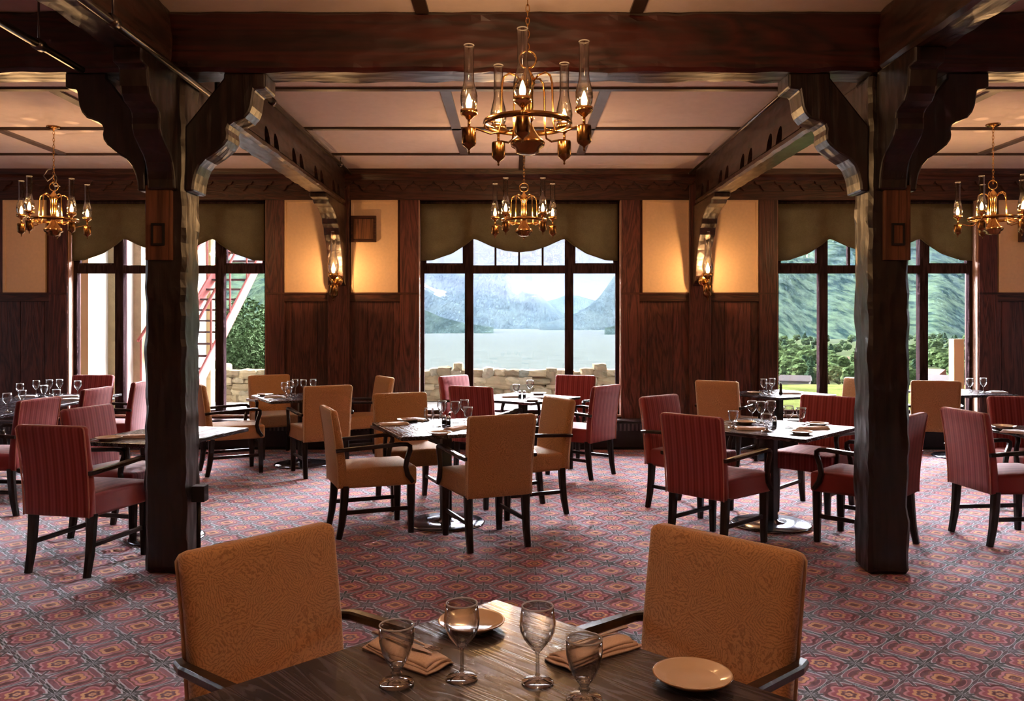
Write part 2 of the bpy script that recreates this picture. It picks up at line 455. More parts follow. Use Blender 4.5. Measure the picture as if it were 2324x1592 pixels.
tag(b.build('wooden_box', M['panel_x']), 'small brown wooden box on the cream panel at the right edge', 'wall box')

# windows
def window(n, x0, x1):
    b = MB(); yf0, yf1 = YW+.10, YW+.18; cx = (x0+x1)/2; fw = .055
    root = tag(empty('window_%d' % n, (cx, YW, 0)), kind='structure')
    loc = Matrix.Translation((-cx, -YW, 0))
    def bb(name, mat, *boxes):
        b = MB()
        for q in boxes: b.box(*q, M=loc)
        return b.build(name, mat, root)
    bb('window_frame', M['frame'], (x0, x0+fw, yf0, yf1, WZ0, WZ1), (x1-fw, x1, yf0, yf1, WZ0, WZ1), (x0+fw, x1-fw, yf0, yf1, WZ0, WZ0+.07), (x0+fw, x1-fw, yf0, yf1, WZ1-.06, WZ1))
    m1, m2 = cx-.645, cx+.625
    for mx in (m1, m2):
        bb('mullion', M['frame'], (mx-.052, mx+.052, yf0-.02, yf1, WZ0+.07, WZ1-.06))
    bb('transom', M['frame'], (x0+fw, m1-.052, yf0-.01, yf1, 2.19, 2.29), (m1+.052, m2-.052, yf0-.01, yf1, 2.19, 2.29), (m2+.052, x1-fw, yf0-.01, yf1, 2.19, 2.29))
    for k in (-1, 0, 1):
        xm = cx-.01+k*.30
        bb('muntin', M['frame'], (xm-.012, xm+.012, yf0+.01, yf1-.01, 2.29, WZ1-.06))
    for a, c in ((x0+fw, m1-.052), (m2+.052, x1-fw)):
        s = .028
        bb('sash', M['frame'], (a, a+s, yf0, yf1-.01, 2.29, WZ1-.06), (c-s, c, yf0, yf1-.01, 2.29, WZ1-.06), (a+s, c-s, yf0, yf1-.01, 2.29, 2.29+s))
    for a, c in ((x0+fw, m1-.052), (m1+.052, m2-.052), (m2+.052, x1-fw)):
        bb('pane', M['pane'], (a, c, yf0+.035, yf0+.041, WZ0+.07, 2.19)); bb('pane', M['pane'], (a, c, yf0+.035, yf0+.041, 2.29, WZ1-.06))
    bb('reveal', M['reveal'], (x0-.002, x0+.012, YW-.01, yf0, WZ0, WZ1), (x1-.012, x1+.002, YW-.01, yf0, WZ0, WZ1), (x0+.012, x1-.012, YW-.01, yf0, WZ0, WZ0+.02))
    # cloth shade with two pointed arches
    lab = ['olive cloth shade with scalloped hem on the left window', 'olive cloth shade with scalloped hem on the centre window', 'olive cloth shade with scalloped hem on the right window'][n-1]
    a, c = x0+.02, x1-.04; N = 96; yb = YW+.055
    keys = [(0, 2.345), (.06, 2.355), (.16, 2.44), (.235, 2.56), (.265, 2.625), (.285, 2.615), (.36, 2.53), (.43, 2.475), (.5, 2.455), (.57, 2.475), (.64, 2.53), (.715, 2.615), (.735, 2.625), (.765, 2.56), (.84, 2.44), (.94, 2.355), (1, 2.345)]
    def hem(u):
        for (u0, z0), (u1, z1) in zip(keys, keys[1:]):
            if u <= u1+1e-9: return z0 + (z1-z0)*(u-u0)/(u1-u0)
    vs = []; fs = []; rows = 6
    for i in range(N+1):
        u = i/N; xx = a+(c-a)*u; h = hem(u)
        for j in range(rows+1):
            z = WZ1-.01 + (h-WZ1+.01)*j/rows
            vs.append((xx-cx, .008*math.sin(u*19+j)*.5*j/rows, z)); 
    for i in range(N):
        for j in range(rows):
            q = i*(rows+1)+j; fs.append((q, q+rows+1, q+rows+2, q+1))
    sh = empty('window_shade', (cx, yb, 0)); tag(sh, lab, 'window shade', 'olive window shades')
    b = MB(); b.add(vs, fs, True); cl = b.build('cloth', M['shade'], sh, recalc=False)
    sd = cl.modifiers.new('s', 'SOLIDIFY'); sd.thickness = .004
    b = MB(); b.tube([(a-cx, .0, hem(0)+.004)] + [(a+(c-a)*i/N-cx, -.002, hem(i/N)) for i in range(1, N+1)], .006, 6); b.build('hem', M['shade'], sh)
    b = MB(); b.tube([(a-cx, 0, WZ1-.02), (c-cx, 0, WZ1-.02)], .018, 10); b.build('roller', M['frame'], sh)
    b = MB(); b.tube([(c-cx+.025, -.01, WZ1-.03), (c-cx+.027, -.012, 1.8), (c-cx+.02, -.012, .75), (c-cx+.03, -.02, .72), (c-cx+.03, -.016, 1.8), (c-cx+.03, -.012, WZ1-.03)], .0035, 5); b.build('pull_cord', M['reveal'], sh)
for i, (x0, x1) in enumerate(WINS): window(i+1, x0, x1)

# unseen side windows, added for more daylight: plain frames and glass
n = 4
for X, sg in ((XL, -1), (XR, 1)):
    for y0, y1 in ((6.0, 9.0),):
        root = tag(empty('window_%d' % n, (X, (y0+y1)/2, 0)), kind='structure'); n += 1
        loc = Matrix.Translation((-X, -(y0+y1)/2, 0)); xa, xb = sorted((X+sg*.12, X+sg*.18)); b = MB()
        for q in ((y0, y0+.06, .4, 3.1), (y1-.06, y1, .4, 3.1), ((y0+y1)/2-.04, (y0+y1)/2+.04, .46, 3.04), (y0+.06, y1-.06, .4, .46), (y0+.06, y1-.06, 3.04, 3.1)):
            b.box(xa, xb, q[0], q[1], q[2], q[3], M=loc)
        b.build('window_frame', M['frame'], root)
        b = MB(); b.box((xa+xb)/2, (xa+xb)/2+.005, y0+.06, y1-.06, .46, 3.04, M=loc); b.build('pane', M['pane'], root)

# ceiling battens
k = 1
def trim(x0, x1, y0, y1, mat, t=.018):
    global k
    b = MB(); b.box(x0, x1, y0, y1, CEIL-t, CEIL); tag(b.build('trim_%d' % k, M[mat]), kind='structure'); k += 1
for yc in (6.78, 8.15, 9.38): trim(XL, XR, yc-.03, yc+.03, 'batten')
for yc in (3.9, 2.5, 1.1, -.3): trim(XL, XR, yc-.03, yc+.03, 'batten')
for bc in (-4.42, .095, 4.6):
    for dx in (-.655, .655):
        trim(bc+dx-.045, bc+dx+.045, 6.81, 9.35, 'batten_lit'); trim(bc+dx-.04, bc+dx+.04, 3.93, 5.1, 'batten')
    trim(bc-.035, bc+.035, 9.41, YW-.15, 'batten')

# ------------------------------------------------------------------ hewn timber
def hewn_box(x0, x1, y0, y1, z0, z1, seg=.05, amp=.012, seed=0.0, freq=7.0, org=(0,0,0)):
    """box with adze-cut, wavering edges, world coordinates (minus org)"""
    b = bmesh.new()
    L = (x1-x0, y1-y0, z1-z0); C = ((x0+x1)/2, (y0+y1)/2, (z0+z1)/2)
    bmesh.ops.create_cube(b, size=1.0)
    for v in b.verts: v.co = Vector((v.co.x*L[0], v.co.y*L[1], v.co.z*L[2]))
    bmesh.ops.bevel(b, geom=b.edges[:], offset=.022, segments=1, affect='EDGES')
    for ax in range(3):
        n = max(1, int(L[ax]/(seg if L[ax] > .6 else .06)))
        for i in range(1, n):
            co = Vector((0,0,0)); co[ax] = -L[ax]/2 + L[ax]*i/n; no = Vector((0,0,0)); no[ax] = 1
            bmesh.ops.bisect_plane(b, geom=b.verts[:]+b.edges[:]+b.faces[:], plane_co=co, plane_no=no, dist=1e-5)
    for v in b.verts:
        p = Vector((v.co.x+C[0], v.co.y+C[1], v.co.z+C[2]))
        e = sum(1 for a in range(3) if abs(abs(v.co[a])-L[a]/2) < .024)
        q = p*freq + Vector((seed, seed*2, seed*3))
        cel = noise.cell(Vector((round(q.x*.5), round(q.y*.5), round(q.z*.5))))
        d = noise.noise_vector(q)*amp*(1.6 if e >= 2 else .35) 
        v.co = p + d*.6 - Vector(org)
    b.verts.index_update()
    r = ([v.co.copy() for v in b.verts], [[v.index for v in f.verts] for f in b.faces]); b.free(); return r

PR = [(.62,3.105),(.62,3.01),(.55,3.0),(.542,2.95),(.535,2.90),(.52,2.86),(.49,2.825),(.42,2.80),(.395,2.782),(.385,2.755),(.39,2.72),(.385,2.69),(.362,2.655),(.30,2.605),(.245,2.57),(.21,2.53),(.19,2.48),(.178,2.43),(.172,2.37)]
def bracket_poly(s, half):
    out = [(s*max(a, half), z) for a, z in PR] + [(s*half, 2.37)]
    return out
def bracket(b, s, half, axis, a0, a1, C, hole=True):
    """knee brace: side profile with a triangular opening, as one bent prism pair"""
    # outer strip following the curve, inner boundary leaves the opening
    top = [p for p in PR if p[1] >= 2.755]; low = [p for p in PR if p[1] < 2.755]
    if not hole:
        poly = [(s*a, z) for a, z in PR] + [(s*half*.98, 2.37), (s*half*.98, 3.105)]
        polys = [poly]
    else:
        polys = [[(s*a, z) for a, z in PR] + [(s*half*.98, 2.37), (s*half*.98, 2.77), (s*(half+.012), 2.79), (s*.36, 3.07), (s*.36, 3.105)]]
    for poly in polys:
        if axis == 'y': b.prism(poly, 'y', a0, a1)
        else: b.prism(poly, 'x', a0, a1)

def post(xa, xb, label, seed, side):
    ya, yb = 5.13, 5.38; cx = (xa+xb)/2; cy = (ya+yb)/2
    root = tag(empty('timber_post', (cx, cy, 0)), label, 'post', 'hewn timber posts')
    b = MB(); vs, fs = hewn_box(xa, xb, ya, yb, 0, 3.10, .045, .014, seed, 8.0, (cx, cy, 0)); b.add(vs, fs, False); b.build('shaft', M['post'], root)
    hx = (xb-xa)/2; hy = (yb-ya)/2
    for s in (-1, 1):
        b = MB(); bracket(b, s, hx, 'y', -hy+.012, hy-.012, (cx, cy)); o = b.build('bracket', M['post'], root)
        bv = o.modifiers.new('b', 'BEVEL'); bv.width = .012; bv.segments = 2; bv.limit_method = 'ANGLE'; bv.angle_limit = R(50)
    for s in (-1, 1):
        b = MB(); bracket(b, s, hy, 'x', -.085, .085, (cx, cy), False); o = b.build('bracket', M['post'], root)
        bv = o.modifiers.new('b', 'BEVEL'); bv.width = .012; bv.segments = 2; bv.limit_method = 'ANGLE'; bv.angle_limit = R(50)
    # lighter board on the face and the framed switch plate
    b = MB(); px = side
    b.box(px-.08, px+.08, -hy-.028, -hy+.01, 1.94, 2.40, bev=.004); bl = b.build('backing_board', M['block'], root); bl['label'] = 'lighter brown board'
    b = MB()
    x0, x1, z0, z1 = px-.04, px+.04, 2.03, 2.165; e = .012
    for q in ((x0, x0+e, z0, z1), (x1-e, x1, z0, z1), (x0+e, x1-e, z0, z0+e), (x0+e, x1-e, z1-e, z1)): b.box(q[0], q[1], -hy-.042, -hy-.026, q[2], q[3])
    f = b.build('switch_frame', M['black'], bl)
    b = MB(); b.box(x0+e, x1-e, -hy-.035, -hy-.026, z0+e, z1-e); b.build('switch_plate', M['block'], bl)
    return root
pL = post(-2.28, -2.03, 'dark hewn timber post left of the middle, with bracket arms and a socket box', 1.3, -.025)
pR = post(2.195, 2.445, 'dark hewn timber post right of the middle, with bracket arms', 4.1, .035)
# socket box and conduit on the left post
b = MB(); b.box(.135, .215, -.045, .035, .43, .53, bev=.004); bx = b.build('socket_box', M['black'], pL); bx['label'] = 'black electrical box'
b = MB(); b.tube([(.165, 0, 0), (.165, 0, .43)], .014, 8); b.build('conduit', M['black'], pL)

def beam(name, vsfs, mat, label, cat='beam', group=None):
    b = MB(); b.add(vsfs[0], vsfs[1], False); return tag(b.build(name, M[mat]), label, cat, group)
beam('ceiling_beam', hewn_box(XL, XR, 5.10, 5.36, 3.10, CEIL-.001, .06, .016, 2.2, 6), 'beam_x', 'massive dark red-brown cross beam over both posts, chipped lower edge', group='ceiling beams')
beam('ceiling_beam', hewn_box(-2.30, -2.08, YF+.05, 5.08, 3.10, CEIL-.001, .06, .014, 3.2, 6), 'beam_y', 'rough beam running from the left post toward the camera', group='ceiling beams')
beam('ceiling_beam', hewn_box(2.22, 2.44, YF+.05, 5.08, 3.10, CEIL-.001, .06, .014, 5.2, 6), 'beam_y', 'rough beam running from the right post toward the camera', group='ceiling beams')

def long_beam(x0, x1, label):
    """beam from post to wall with carved cut-outs above a lower chord"""
    root = tag(empty('carved_beam', ((x0+x1)/2, 5.4, 0)), label, 'beam', 'carved beams to the window wall')
    cx = (x0+x1)/2; y0 = 5.40; y1 = YW-.16
    poly = [(0, CEIL-.001), (y1-y0, CEIL-.001), (y1-y0, 3.09)]
    yc = 9.95
    while yc > 6.4:
        for k2 in (0, 1):
            c = yc - k2*.27 - y0
            w = .078
            for a in range(0, 181, 20):
                ang = R(a)
                poly.append((c + w*math.cos(ang) - .05*math.sin(ang), 3.09 + .13*math.sin(ang)))
        yc -= .87
    poly.append((0, 3.09))
    b = MB(); b.prism(poly, 'x', x0-cx, x1-cx); b.build('upper_beam', M['beam_y'], root)
    b = MB(); vs, fs = hewn_box(x0-.01, x1+.01, 6.05, y1, 3.02, 3.095, .05, .007, x0, 9, (cx, y0, 0)); b.add(vs, fs); b.build('lower_chord', M['beam_y'], root)
    return root
long_beam(-2.29, -2.09, 'carved beam from the left post to the window wall')
long_beam(2.25, 2.45, 'carved beam from the right post to the window wall')

# wall pilasters with curved brackets and sconces
def pilaster(cx, label):
    root = tag(empty('wall_bracket', (cx, YW, 0)), label, 'bracket', 'curved wall brackets')
    b = MB(); b.box(-.135, .135, -.06, -.001, 0, 3.33, bev=.006); b.build('pilaster_board', M['panel_z'], root)
    pr = [(-1.15,3.018),(-1.15,2.97),(-1.02,2.96),(-.96,2.92),(-.80,2.90),(-.66,2.85),(-.56,2.80),(-.54,2.74),(-.47,2.70),(-.44,2.62),(-.36,2.55),(-.30,2.45),(-.26,2.34),(-.235,2.24),(-.22,2.14),(-.19,2.08),(-.13,2.04),(-.061,2.02)]
    poly = pr + [(-.061, 3.018)]
    b = MB(); b.prism(poly, 'x', -.095, .095); o = b.build('curved_brace', M['beam_y'], root)
    bv = o.modifiers.new('b', 'BEVEL'); bv.width = .01; bv.segments = 2; bv.limit_method = 'ANGLE'; bv.angle_limit = R(40)
pilaster(-2.19, 'dark pilaster with curved bracket between left and centre windows')
pilaster(2.33, 'dark pilaster with curved bracket between centre and right windows')

# sprinkler pipes
def pipe(pts, label, rings, r=.021):
    b = MB(); b.tube(pts, r, 10); root = tag(b.build('sprinkler_pipe', M['steel']), label, 'pipe', 'sprinkler pipes')
    for p, ax in rings:
        b = MB()
        d = Vector(ax)*.03; b.tube([Vector(p)-d, Vector(p)+d], r*1.5, 12)
        b.tube([Vector(p)+Vector((0,0,r)), Vector((p[0], p[1], CEIL-.001 if p[2] > 3.2 else 3.46))] , .006, 6)
        b.build('coupling', M['steel'], root)
pipe([(-2.0,.2,3.06),(-2.0,5.60,3.055),(-2.0,5.62,3.06),(-2.0,5.62,3.36),(-2.0,5.66,3.39),(-2.0,10.2,3.39)], 'steel sprinkler pipe along the left carved beam', [((-2.0,4.15,3.06),(0,1,0)),((-2.0,6.9,3.39),(0,1,0)),((-2.0,9.6,3.39),(0,1,0))])
pipe([(-2.57,.2,3.06),(-2.57,4.95,3.06)], 'dark steel pipe at the upper left corner beside the beam', [((-2.57,4.05,3.06),(0,1,0)),((-2.57,4.5,3.06),(0,1,0))])
pipe([(2.15,5.5,3.39),(2.15,10.2,3.39)], 'thin steel pipe along the top of the right carved beam', [((2.15,5.9,3.39),(0,1,0))], .015)

# heater
b = MB(); root = tag(empty('baseboard_heater', (0, YW, 0)), 'long dark heater casing along the foot of the window wall', 'heater')
b.box(XL+.2, XR-.2, -.24, -.062, .03, .34, bev=.008); b.build('casing', M['heater'], root)
b = MB(); b.box(XL+.2, XR-.2, -.25, -.062, .342, .365, bev=.004); b.build('top_ledge', M['steel'], root)
b = MB(); x = -6.7
while x < 6.9: b.box(x, x+.022, -.245, -.239, .235, .32); x += .05
b.build('grille', M['steel'], root)
b = MB(); b.box(XL+.2, XR-.2, -.22, -.07, 0, .03); b.build('plinth', M['black'], root)

# ------------------------------------------------------------------ chandeliers
def lamp_parts(root, x, y, zc, first=None):
    """candle lamp at x,y; zc = bottom of the chimney"""
    b = MB(); T = Matrix.Translation((x, y, zc))
    b.lathe([(.0,-.035),(.012,-.034),(.022,-.022),(.040,-.012),(.043,-.006),(.043,.012),(.038,.014),(.034,.010),(.0,.008)], 20, T)
    b.lathe([(.007,-.075),(.007,-.034)], 10, T, caps=True)
    cup = b.build('lamp_holder', M['brass'], root)
    b = MB(); b.lathe([(.0,-.205),(.006,-.200),(.004,-.190),(.008,-.180),(.030,-.165),(.036,-.155),(.036,-.085),(.034,-.078),(.012,-.074),(.0,-.072)], 20, T)
    b.build('weight', M['darkbrass'], cup)
    b = MB(); b.lathe([(.030,.010),(.040,.035),(.044,.060),(.043,.085),(.036,.115),(.028,.145),(.025,.175),(.025,.335)], 20, T)
    b.lathe([(.0225,.335),(.0225,.175),(.0255,.145),(.0335,.115),(.0405,.085),(.0415,.060),(.0375,.035),(.0275,.010)], 20, T)
    ch = b.build('chimney', M['chimney'], cup)
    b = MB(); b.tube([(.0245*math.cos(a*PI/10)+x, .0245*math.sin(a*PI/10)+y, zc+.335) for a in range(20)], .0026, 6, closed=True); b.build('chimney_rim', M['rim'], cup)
    b = MB(); b.lathe([(.0,.012),(.009,.014),(.014,.030),(.016,.045),(.012,.065),(.005,.085),(.0,.095)], 14, T)
    b.build('bulb', M['bulb'], cup)
LAMPPOS = []
def chandelier(x, y, a0, label, power):
    zc0 = 2.60 - CEIL; Rr = .30
    root = tag(empty('chandelier', (x, y, CEIL)), label, 'chandelier', 'brass oil-lamp chandeliers')
    b = MB(); b.lathe([(0,0),(.065,0),(.065,-.012),(.045,-.024),(.012,-.03),(.008,-.045),(0,-.045)], 24); b.build('canopy', M['darkbrass'], root)
    b = MB(); z = -.045; i = 0
    while z > -.545:
        pts = [((.009*math.cos(a*PI/5) if i % 2 == 0 else 0), (.009*math.cos(a*PI/5) if i % 2 else 0), z-.018+.021*math.sin(a*PI/5)) for a in range(10)]
        b.tube(pts, .0026, 5, closed=True); z -= .033; i += 1
    b.build('chain', M['brass'], root)
    b = MB(); zr = 2.885-CEIL; b.tube([(.043*math.cos(a*PI/14), .004, zr+.043*math.sin(a*PI/14)) for a in range(28)], .005, 8, closed=True); b.build('loop', M['brass'], root)
    o = -CEIL
    b = MB(); b.lathe([(0,2.845+o),(.008,2.842+o),(.010,2.83+o),(.022,2.815+o),(.036,2.79+o),(.038,2.76+o),(.030,2.745+o),(.028,2.70+o),(.030,2.64+o),(.024,2.60+o),(.034,2.585+o),(.024,2.57+o),(0,2.57+o)], 20); b.build('column', M['brass'], root)
    b = MB(); b.lathe([(0,2.571+o),(.020,2.57+o),(.026,2.55+o),(.040,2.52+o),(.062,2.49+o),(.080,2.475+o),(.088,2.463+o),(.083,2.445+o),(.062,2.432+o),(.060,2.415+o),(.034,2.405+o),(0,2.402+o)], 28); b.build('bell_base', M['darkbrass'], root)
    b = MB(); n = 48
    b.lathe([(.216,2.545+o),(.224,2.548+o),(.226,2.56+o),(.224,2.572+o),(.216,2.575+o),(.212,2.56+o),(.216,2.545+o)], n); b.build('ring', M['darkbrass'], root)
    for q in range(5):
        a = R(a0+72*q); ca, sa = math.cos(a), math.sin(a)
        P3 = lambda r, z: (r*ca, r*sa, z+o)
        am = a+R(36); cm, sm_ = math.cos(am), math.sin(am); Q3 = lambda r, z: (r*cm, r*sm_, z+o)
        b = MB()
        b.tube([P3(.035,2.775), P3(.06,2.800), P3(.095,2.808), P3(.122,2.79), P3(.132,2.75), P3(.135,2.66), P3(.137,2.56), P3(.150,2.51), P3(.19,2.500), P3(.26,2.520), P3(.298,2.528)], .0055, 8)
        b.tube([P3(.137,2.56), P3(.215,2.56)], .004, 6)
        b.build('arm', M['brass'], root)
        lamp_parts(root, Rr*ca, Rr*sa, zc0)
        LAMPPOS.append((x+Rr*ca, y+Rr*sa, 2.60+.05, power))
    return root
chandelier(.07, 4.20, -95.5, 'largest brass chandelier with five glass chimneys, hanging at the top centre', 4.5)
chandelier(.10, 8.15, 90, 'small brass chandelier hanging in front of the centre window', 5.5)
chandelier(-4.48, 8.10, 185, 'brass chandelier with glass chimneys at the left, near the left window', 5.5)
chandelier(4.61, 8.00, 150, 'brass chandelier with glass chimneys at the right edge', 5.5)
# scrolled hook on the left chandelier chain
b = MB(); b.tube([(-.02,0,-.30+.25),(-.06,0,-.06),(-.10,0,-.12),(-.06,0,-.17),(-.02,0,-.14),(.01,0,-.10),(.03,0,-.14),(.02,0,-.19),(-.01,0,-.20)], .006, 8)
sc = b.build('hook', M['steel'], None)
for o_ in bpy.data.objects:
    if o_.name.startswith('chandelier') and abs(o_.location.x+4.48) < .01: sc.parent = o_
sc.location = (0, 0, -.36)

def sconce(x, y, z, label):
    root = tag(empty('wall_sconce', (x, y, z)), label, 'wall lamp', 'glass chimney wall sconces')
    b = MB(); b.lathe([(0,0),(.05,0),(.05,.012),(.03,.02),(0,.022)], 20, Matrix.Translation((0, .02, -.06)) @ Matrix.Rotation(PI/2, 4, 'X')); b.build('back_plate', M['brass'], root)
    b = MB(); b.tube([(0,.0,-.06),(0,-.04,-.085),(0,-.08,-.08),(0,-.095,-.05)], .007, 8); b.build('arm', M['brass'], root)
    lamp_parts(root, 0, -.095, -.02)
    root.scale = (1.55, 1.55, 1.55)
    LAMPPOS.append((x, y-.147, z+.045, 11.0))
sconce(-2.175, YW-.27, 2.17, 'lit glass-chimney wall sconce on the bracket left of the centre window')
sconce(2.34, YW-.27, 2.17, 'lit glass-chimney wall sconce on the bracket right of the centre window')

# ------------------------------------------------------------------ chairs (face +X)
def chair(kind):
    fab, pip = (M['gold'], M['goldpipe']) if kind == 'gold' else (M['red'], M['redpipe'])
    root = empty('dining_chair')
    W = .245
    # seat: puffed cushion grid
    b = bmesh.new(); bmesh.ops.create_cube(b, size=1.0)
    for v in b.verts: v.co = Vector((.01+v.co.x*.54, v.co.y*2*(W+(.012 if v.co.x > 0 else -.012)), .43+v.co.z*.14))
    bmesh.ops.bevel(b, geom=b.edges[:], offset=.026, segments=3, profile=.6, affect='EDGES')
    bmesh.ops.subdivide_edges(b, edges=[e for e in b.edges if e.calc_length() > .2], cuts=4, use_grid_fill=True)
    for v in b.verts:
        if v.co.z > .485:
            u = max(0, 1-((v.co.x-.01)/.27)**2)*max(0, 1-(v.co.y/W)**2); v.co.z += .02*u
    b.verts.index_update()
    mb = MB(); mb.add([v.co.copy() for v in b.verts], [[v.index for v in f.verts] for f in b.faces], True); b.free()
    mb.build('seat', fab, root)
    # backrest: rounded slab that leans back
    N = 10; sec = []
    path = []
    for i in range(N+1):
        u = i/N; z = .365 + u*(.905-.365); x = -.262 - .065*u**1.6
        th = .078 - .022*u; w = .238 + .010*u
        path.append((x, z, th, w))
    vs = []; fs = []
    def ring(x, z, th, w, c):
        r = min(c, th*.45); out = []
        pts = []
        for cx_, cy_, a0 in ((th/2-r, w-r, 0), (-th/2+r, w-r, 90), (-th/2+r, -w+r, 180), (th/2-r, -w+r, 270)):
            for k in range(4):
                a = R(a0+30*k); pts.append((x+cx_+r*math.cos(a), cy_+r*math.sin(a), z))
        return pts
    rings = [ring(path[0][0], path[0][1], path[0][2]-.02, path[0][3]-.01, .02)]
    for x, z, th, w in path: rings.append(ring(x, z+.006, th, w, .028))
    x, z, th, w = path[-1]
    rings.append(ring(x-.001, z+.018, th*.82, w-.008, .024)); rings.append(ring(x-.001, z+.024, th*.45, w-.022, .01))
    for r_ in rings: vs += r_
    n = 16
    for i in range(len(rings)-1):
        for k in range(n):
            k2 = (k+1) % n; fs.append((i*n+k, i*n+k2, (i+1)*n+k2, (i+1)*n+k))
    fs.append(tuple(range(n-1, -1, -1))); fs.append(tuple((len(rings)-1)*n+k for k in range(n)))
    mb = MB(); mb.add(vs, fs, True); back = mb.build('backrest', fab, root)
    mb = MB(); pts = []
    for x, z, th, w in path: pts.append((x-th/2+.004, -w+.004, z))
    x, z, th, w = path[-1]; pts.append((x-th/2+.008, -w+.012, z+.014)); pts.append((x-th/2+.010, -w+.03, z+.020)); pts.append((x-th/2+.010, w-.03, z+.020)); pts.append((x-th/2+.008, w-.012, z+.014))
    for x, z, th, w in reversed(path): pts.append((x-th/2+.004, w-.004, z))
    mb.tube(pts, .0055, 6); mb.build('piping', pip, back)
    # legs
    for s in (-1, 1):
        mb = MB(); y = s*.212
        mb.sweep([(.245,y,.37),(.245,y,.2),(.245,y,.0)], (0,1,0), [.058,.052,.040], [.058,.052,.040]); mb.build('leg', M['chairwood'], root)
        mb = MB(); mb.sweep([(-.242,y,.38),(-.250,y,.25),(-.264,y,.12),(-.288,y,.0)], (0,1,0), [.056,.052,.047,.040], [.058,.054,.048,.040]); mb.build('leg', M['chairwood'], root)
        mb = MB(); mb.sweep([(-.262,y,.185),(.235,y,.185)], (0,1,0), .020, .030); mb.build('stretcher', M['chairwood'], root)
        mb = MB(); ya = s*.272
        mb.sweep([(-.315,s*.255,.640),(-.25,ya,.648),(0,ya,.660),(.15,ya,.668),(.20,ya,.665),(.222,ya,.650),(.222,ya,.620),(.200,ya,.56),(.190,ya,.50),(.205,ya,.44),(.245,ya,.385)], (0,1,0), [.03,.036,.042,.042,.040,.036,.030,.028,.028,.030,.028], [.026,.028,.028,.028,.028,.032,.036,.036,.036,.038,.030]); mb.build('armrest', M['chairwood'], root)
    return root
PG = Proto(chair('gold')); PRD = Proto(chair('red'))
def put_chair(kind, x, y, ang, label, group=None):
    P_ = PG if kind == 'gold' else PRD
    return P_.put(x, y, 0, R(ang), label, 'chair', 'gold armchairs' if kind == 'gold' else 'red striped armchairs')
CH = [
 ('gold', -.491, 2.205, -41.7, 'gold armchair in the left foreground, at the nearest table'),
 ('gold', .372, 2.192, 224, 'gold armchair in the right foreground, at the nearest table'),
 ('gold', -1.07, 6.28, 22, 'gold armchair seen side-on at the left of the middle table'),
 ('gold', -.21, 5.96, 113, 'gold armchair with its back to the camera, in front of the middle table'),
 ('gold', .08, 6.85, 205, 'gold armchair at the right side of the middle table'),
 ('gold', -.89, 7.16, -67, 'gold armchair facing the camera behind the middle table'),
 ('red', 1.45, 5.89, 43, 'red striped armchair with its back to the camera, left of the right post'),
 ('red', 1.48, 6.95, -48, 'red striped armchair at the back left of the four-red-chair table'),
 ('red', 2.49, 6.91, 228, 'red striped armchair behind the plates of the four-red-chair table'),
 ('red', 2.48, 5.90, 137, 'red striped armchair mostly hidden behind the right post'),
 ('red', -2.745, 5.40, 77, 'dark red armchair with its back to the camera, left of the left post'),
 ('red', -2.87, 6.14, -15, 'red armchair just behind the dark red one at the left post'),
 ('red', -4.27, 6.95, 173, 'red striped armchair nearest the left edge, on the near end of the long table'),
 ('red', -4.36, 8.08, 176, 'smaller looking red armchair halfway along the long table'),
 ('red', -4.34, 8.95, 184, 'red armchair at the far end of the long table, beside the left post'),
 ('red', -5.08, 9.72, 270, 'red armchair at the head of the long table under the left window'),
 ('gold', -2.95, 8.72, 30, 'gold armchair seen side-on just right of the left post'),
 ('gold', -2.02, 8.64, 118, 'gold armchair with its back to the camera at the far left-centre table'),
 ('gold', -2.80, 9.80, -60, 'gold armchair against the wall under the left sconce'),
 ('gold', -1.80, 9.60, 210, 'gold armchair beside the left edge of the centre window, facing left'),
 ('red', -.46, 9.76, -38, 'rose-lit red armchair at the left of the centre window'),
 ('red', -.27, 8.52, 62, 'purplish red armchair with its back to the camera in front of the centre window'),
 ('red', .62, 9.72, 248, 'red armchair facing the camera in front of the centre window'),
 ('red', .67, 8.56, 142, 'red armchair seen from behind at the right of the centre window table'),
 ('gold', 2.41, 9.30, 52, 'gold armchair seen from behind under the right sconce'),
 ('gold', 3.66, 9.32, 205, 'gold armchair partly hidden left of the right post, under the window'),
 ('gold', 4.69, 9.36, 72, 'gold armchair seen from behind just right of the right post'),
 ('red', 3.57, 6.02, 6, 'red striped armchair nearest the right edge, at the right-edge table'),
 ('red', 4.28, 6.78, 265, 'red striped armchair cut by the right edge, behind its table'),
]
for c_ in CH: put_chair(*c_)

# ------------------------------------------------------------------ tables
def table(x, y, ang, w, l, label, peds=((0,0),), base_r=.30, white=False):
    root = tag(empty('dining_table', (x, y, 0), R(ang)), label, 'table', 'dark wooden pedestal tables')
    b = MB(); b.box(-w/2, w/2, -l/2, l/2, .722, .75, bev=.004); b.build('tabletop', M['table'], root)
    b = MB()
    for px_, py_ in peds: b.lathe([(0,0),(base_r,0),(base_r+.003,.008),(base_r-.01,.016),(base_r*.5,.022),(.06,.03),(.05,.04),(0,.04)], 48, Matrix.Translation((px_, py_, 0)))
    b.build('base', M['disc'], root)
    b = MB()
    for px_, py_ in peds:
        T = Matrix.Translation((px_, py_, 0))
        b.box(-.038, .038, -.038, .038, .03, .70, T, bev=.006)
    b.build('pedestal', M['iron'], root)
    b = MB()
    for px_, py_ in peds:
        T = Matrix.Translation((px_, py_, 0)); b.box(-.20, .20, -.025, .025, .695, .721, T); b.box(-.025, .025, -.20, .20, .695, .721, T)
    b.build('top_bracket', M['iron'], root)
    return root
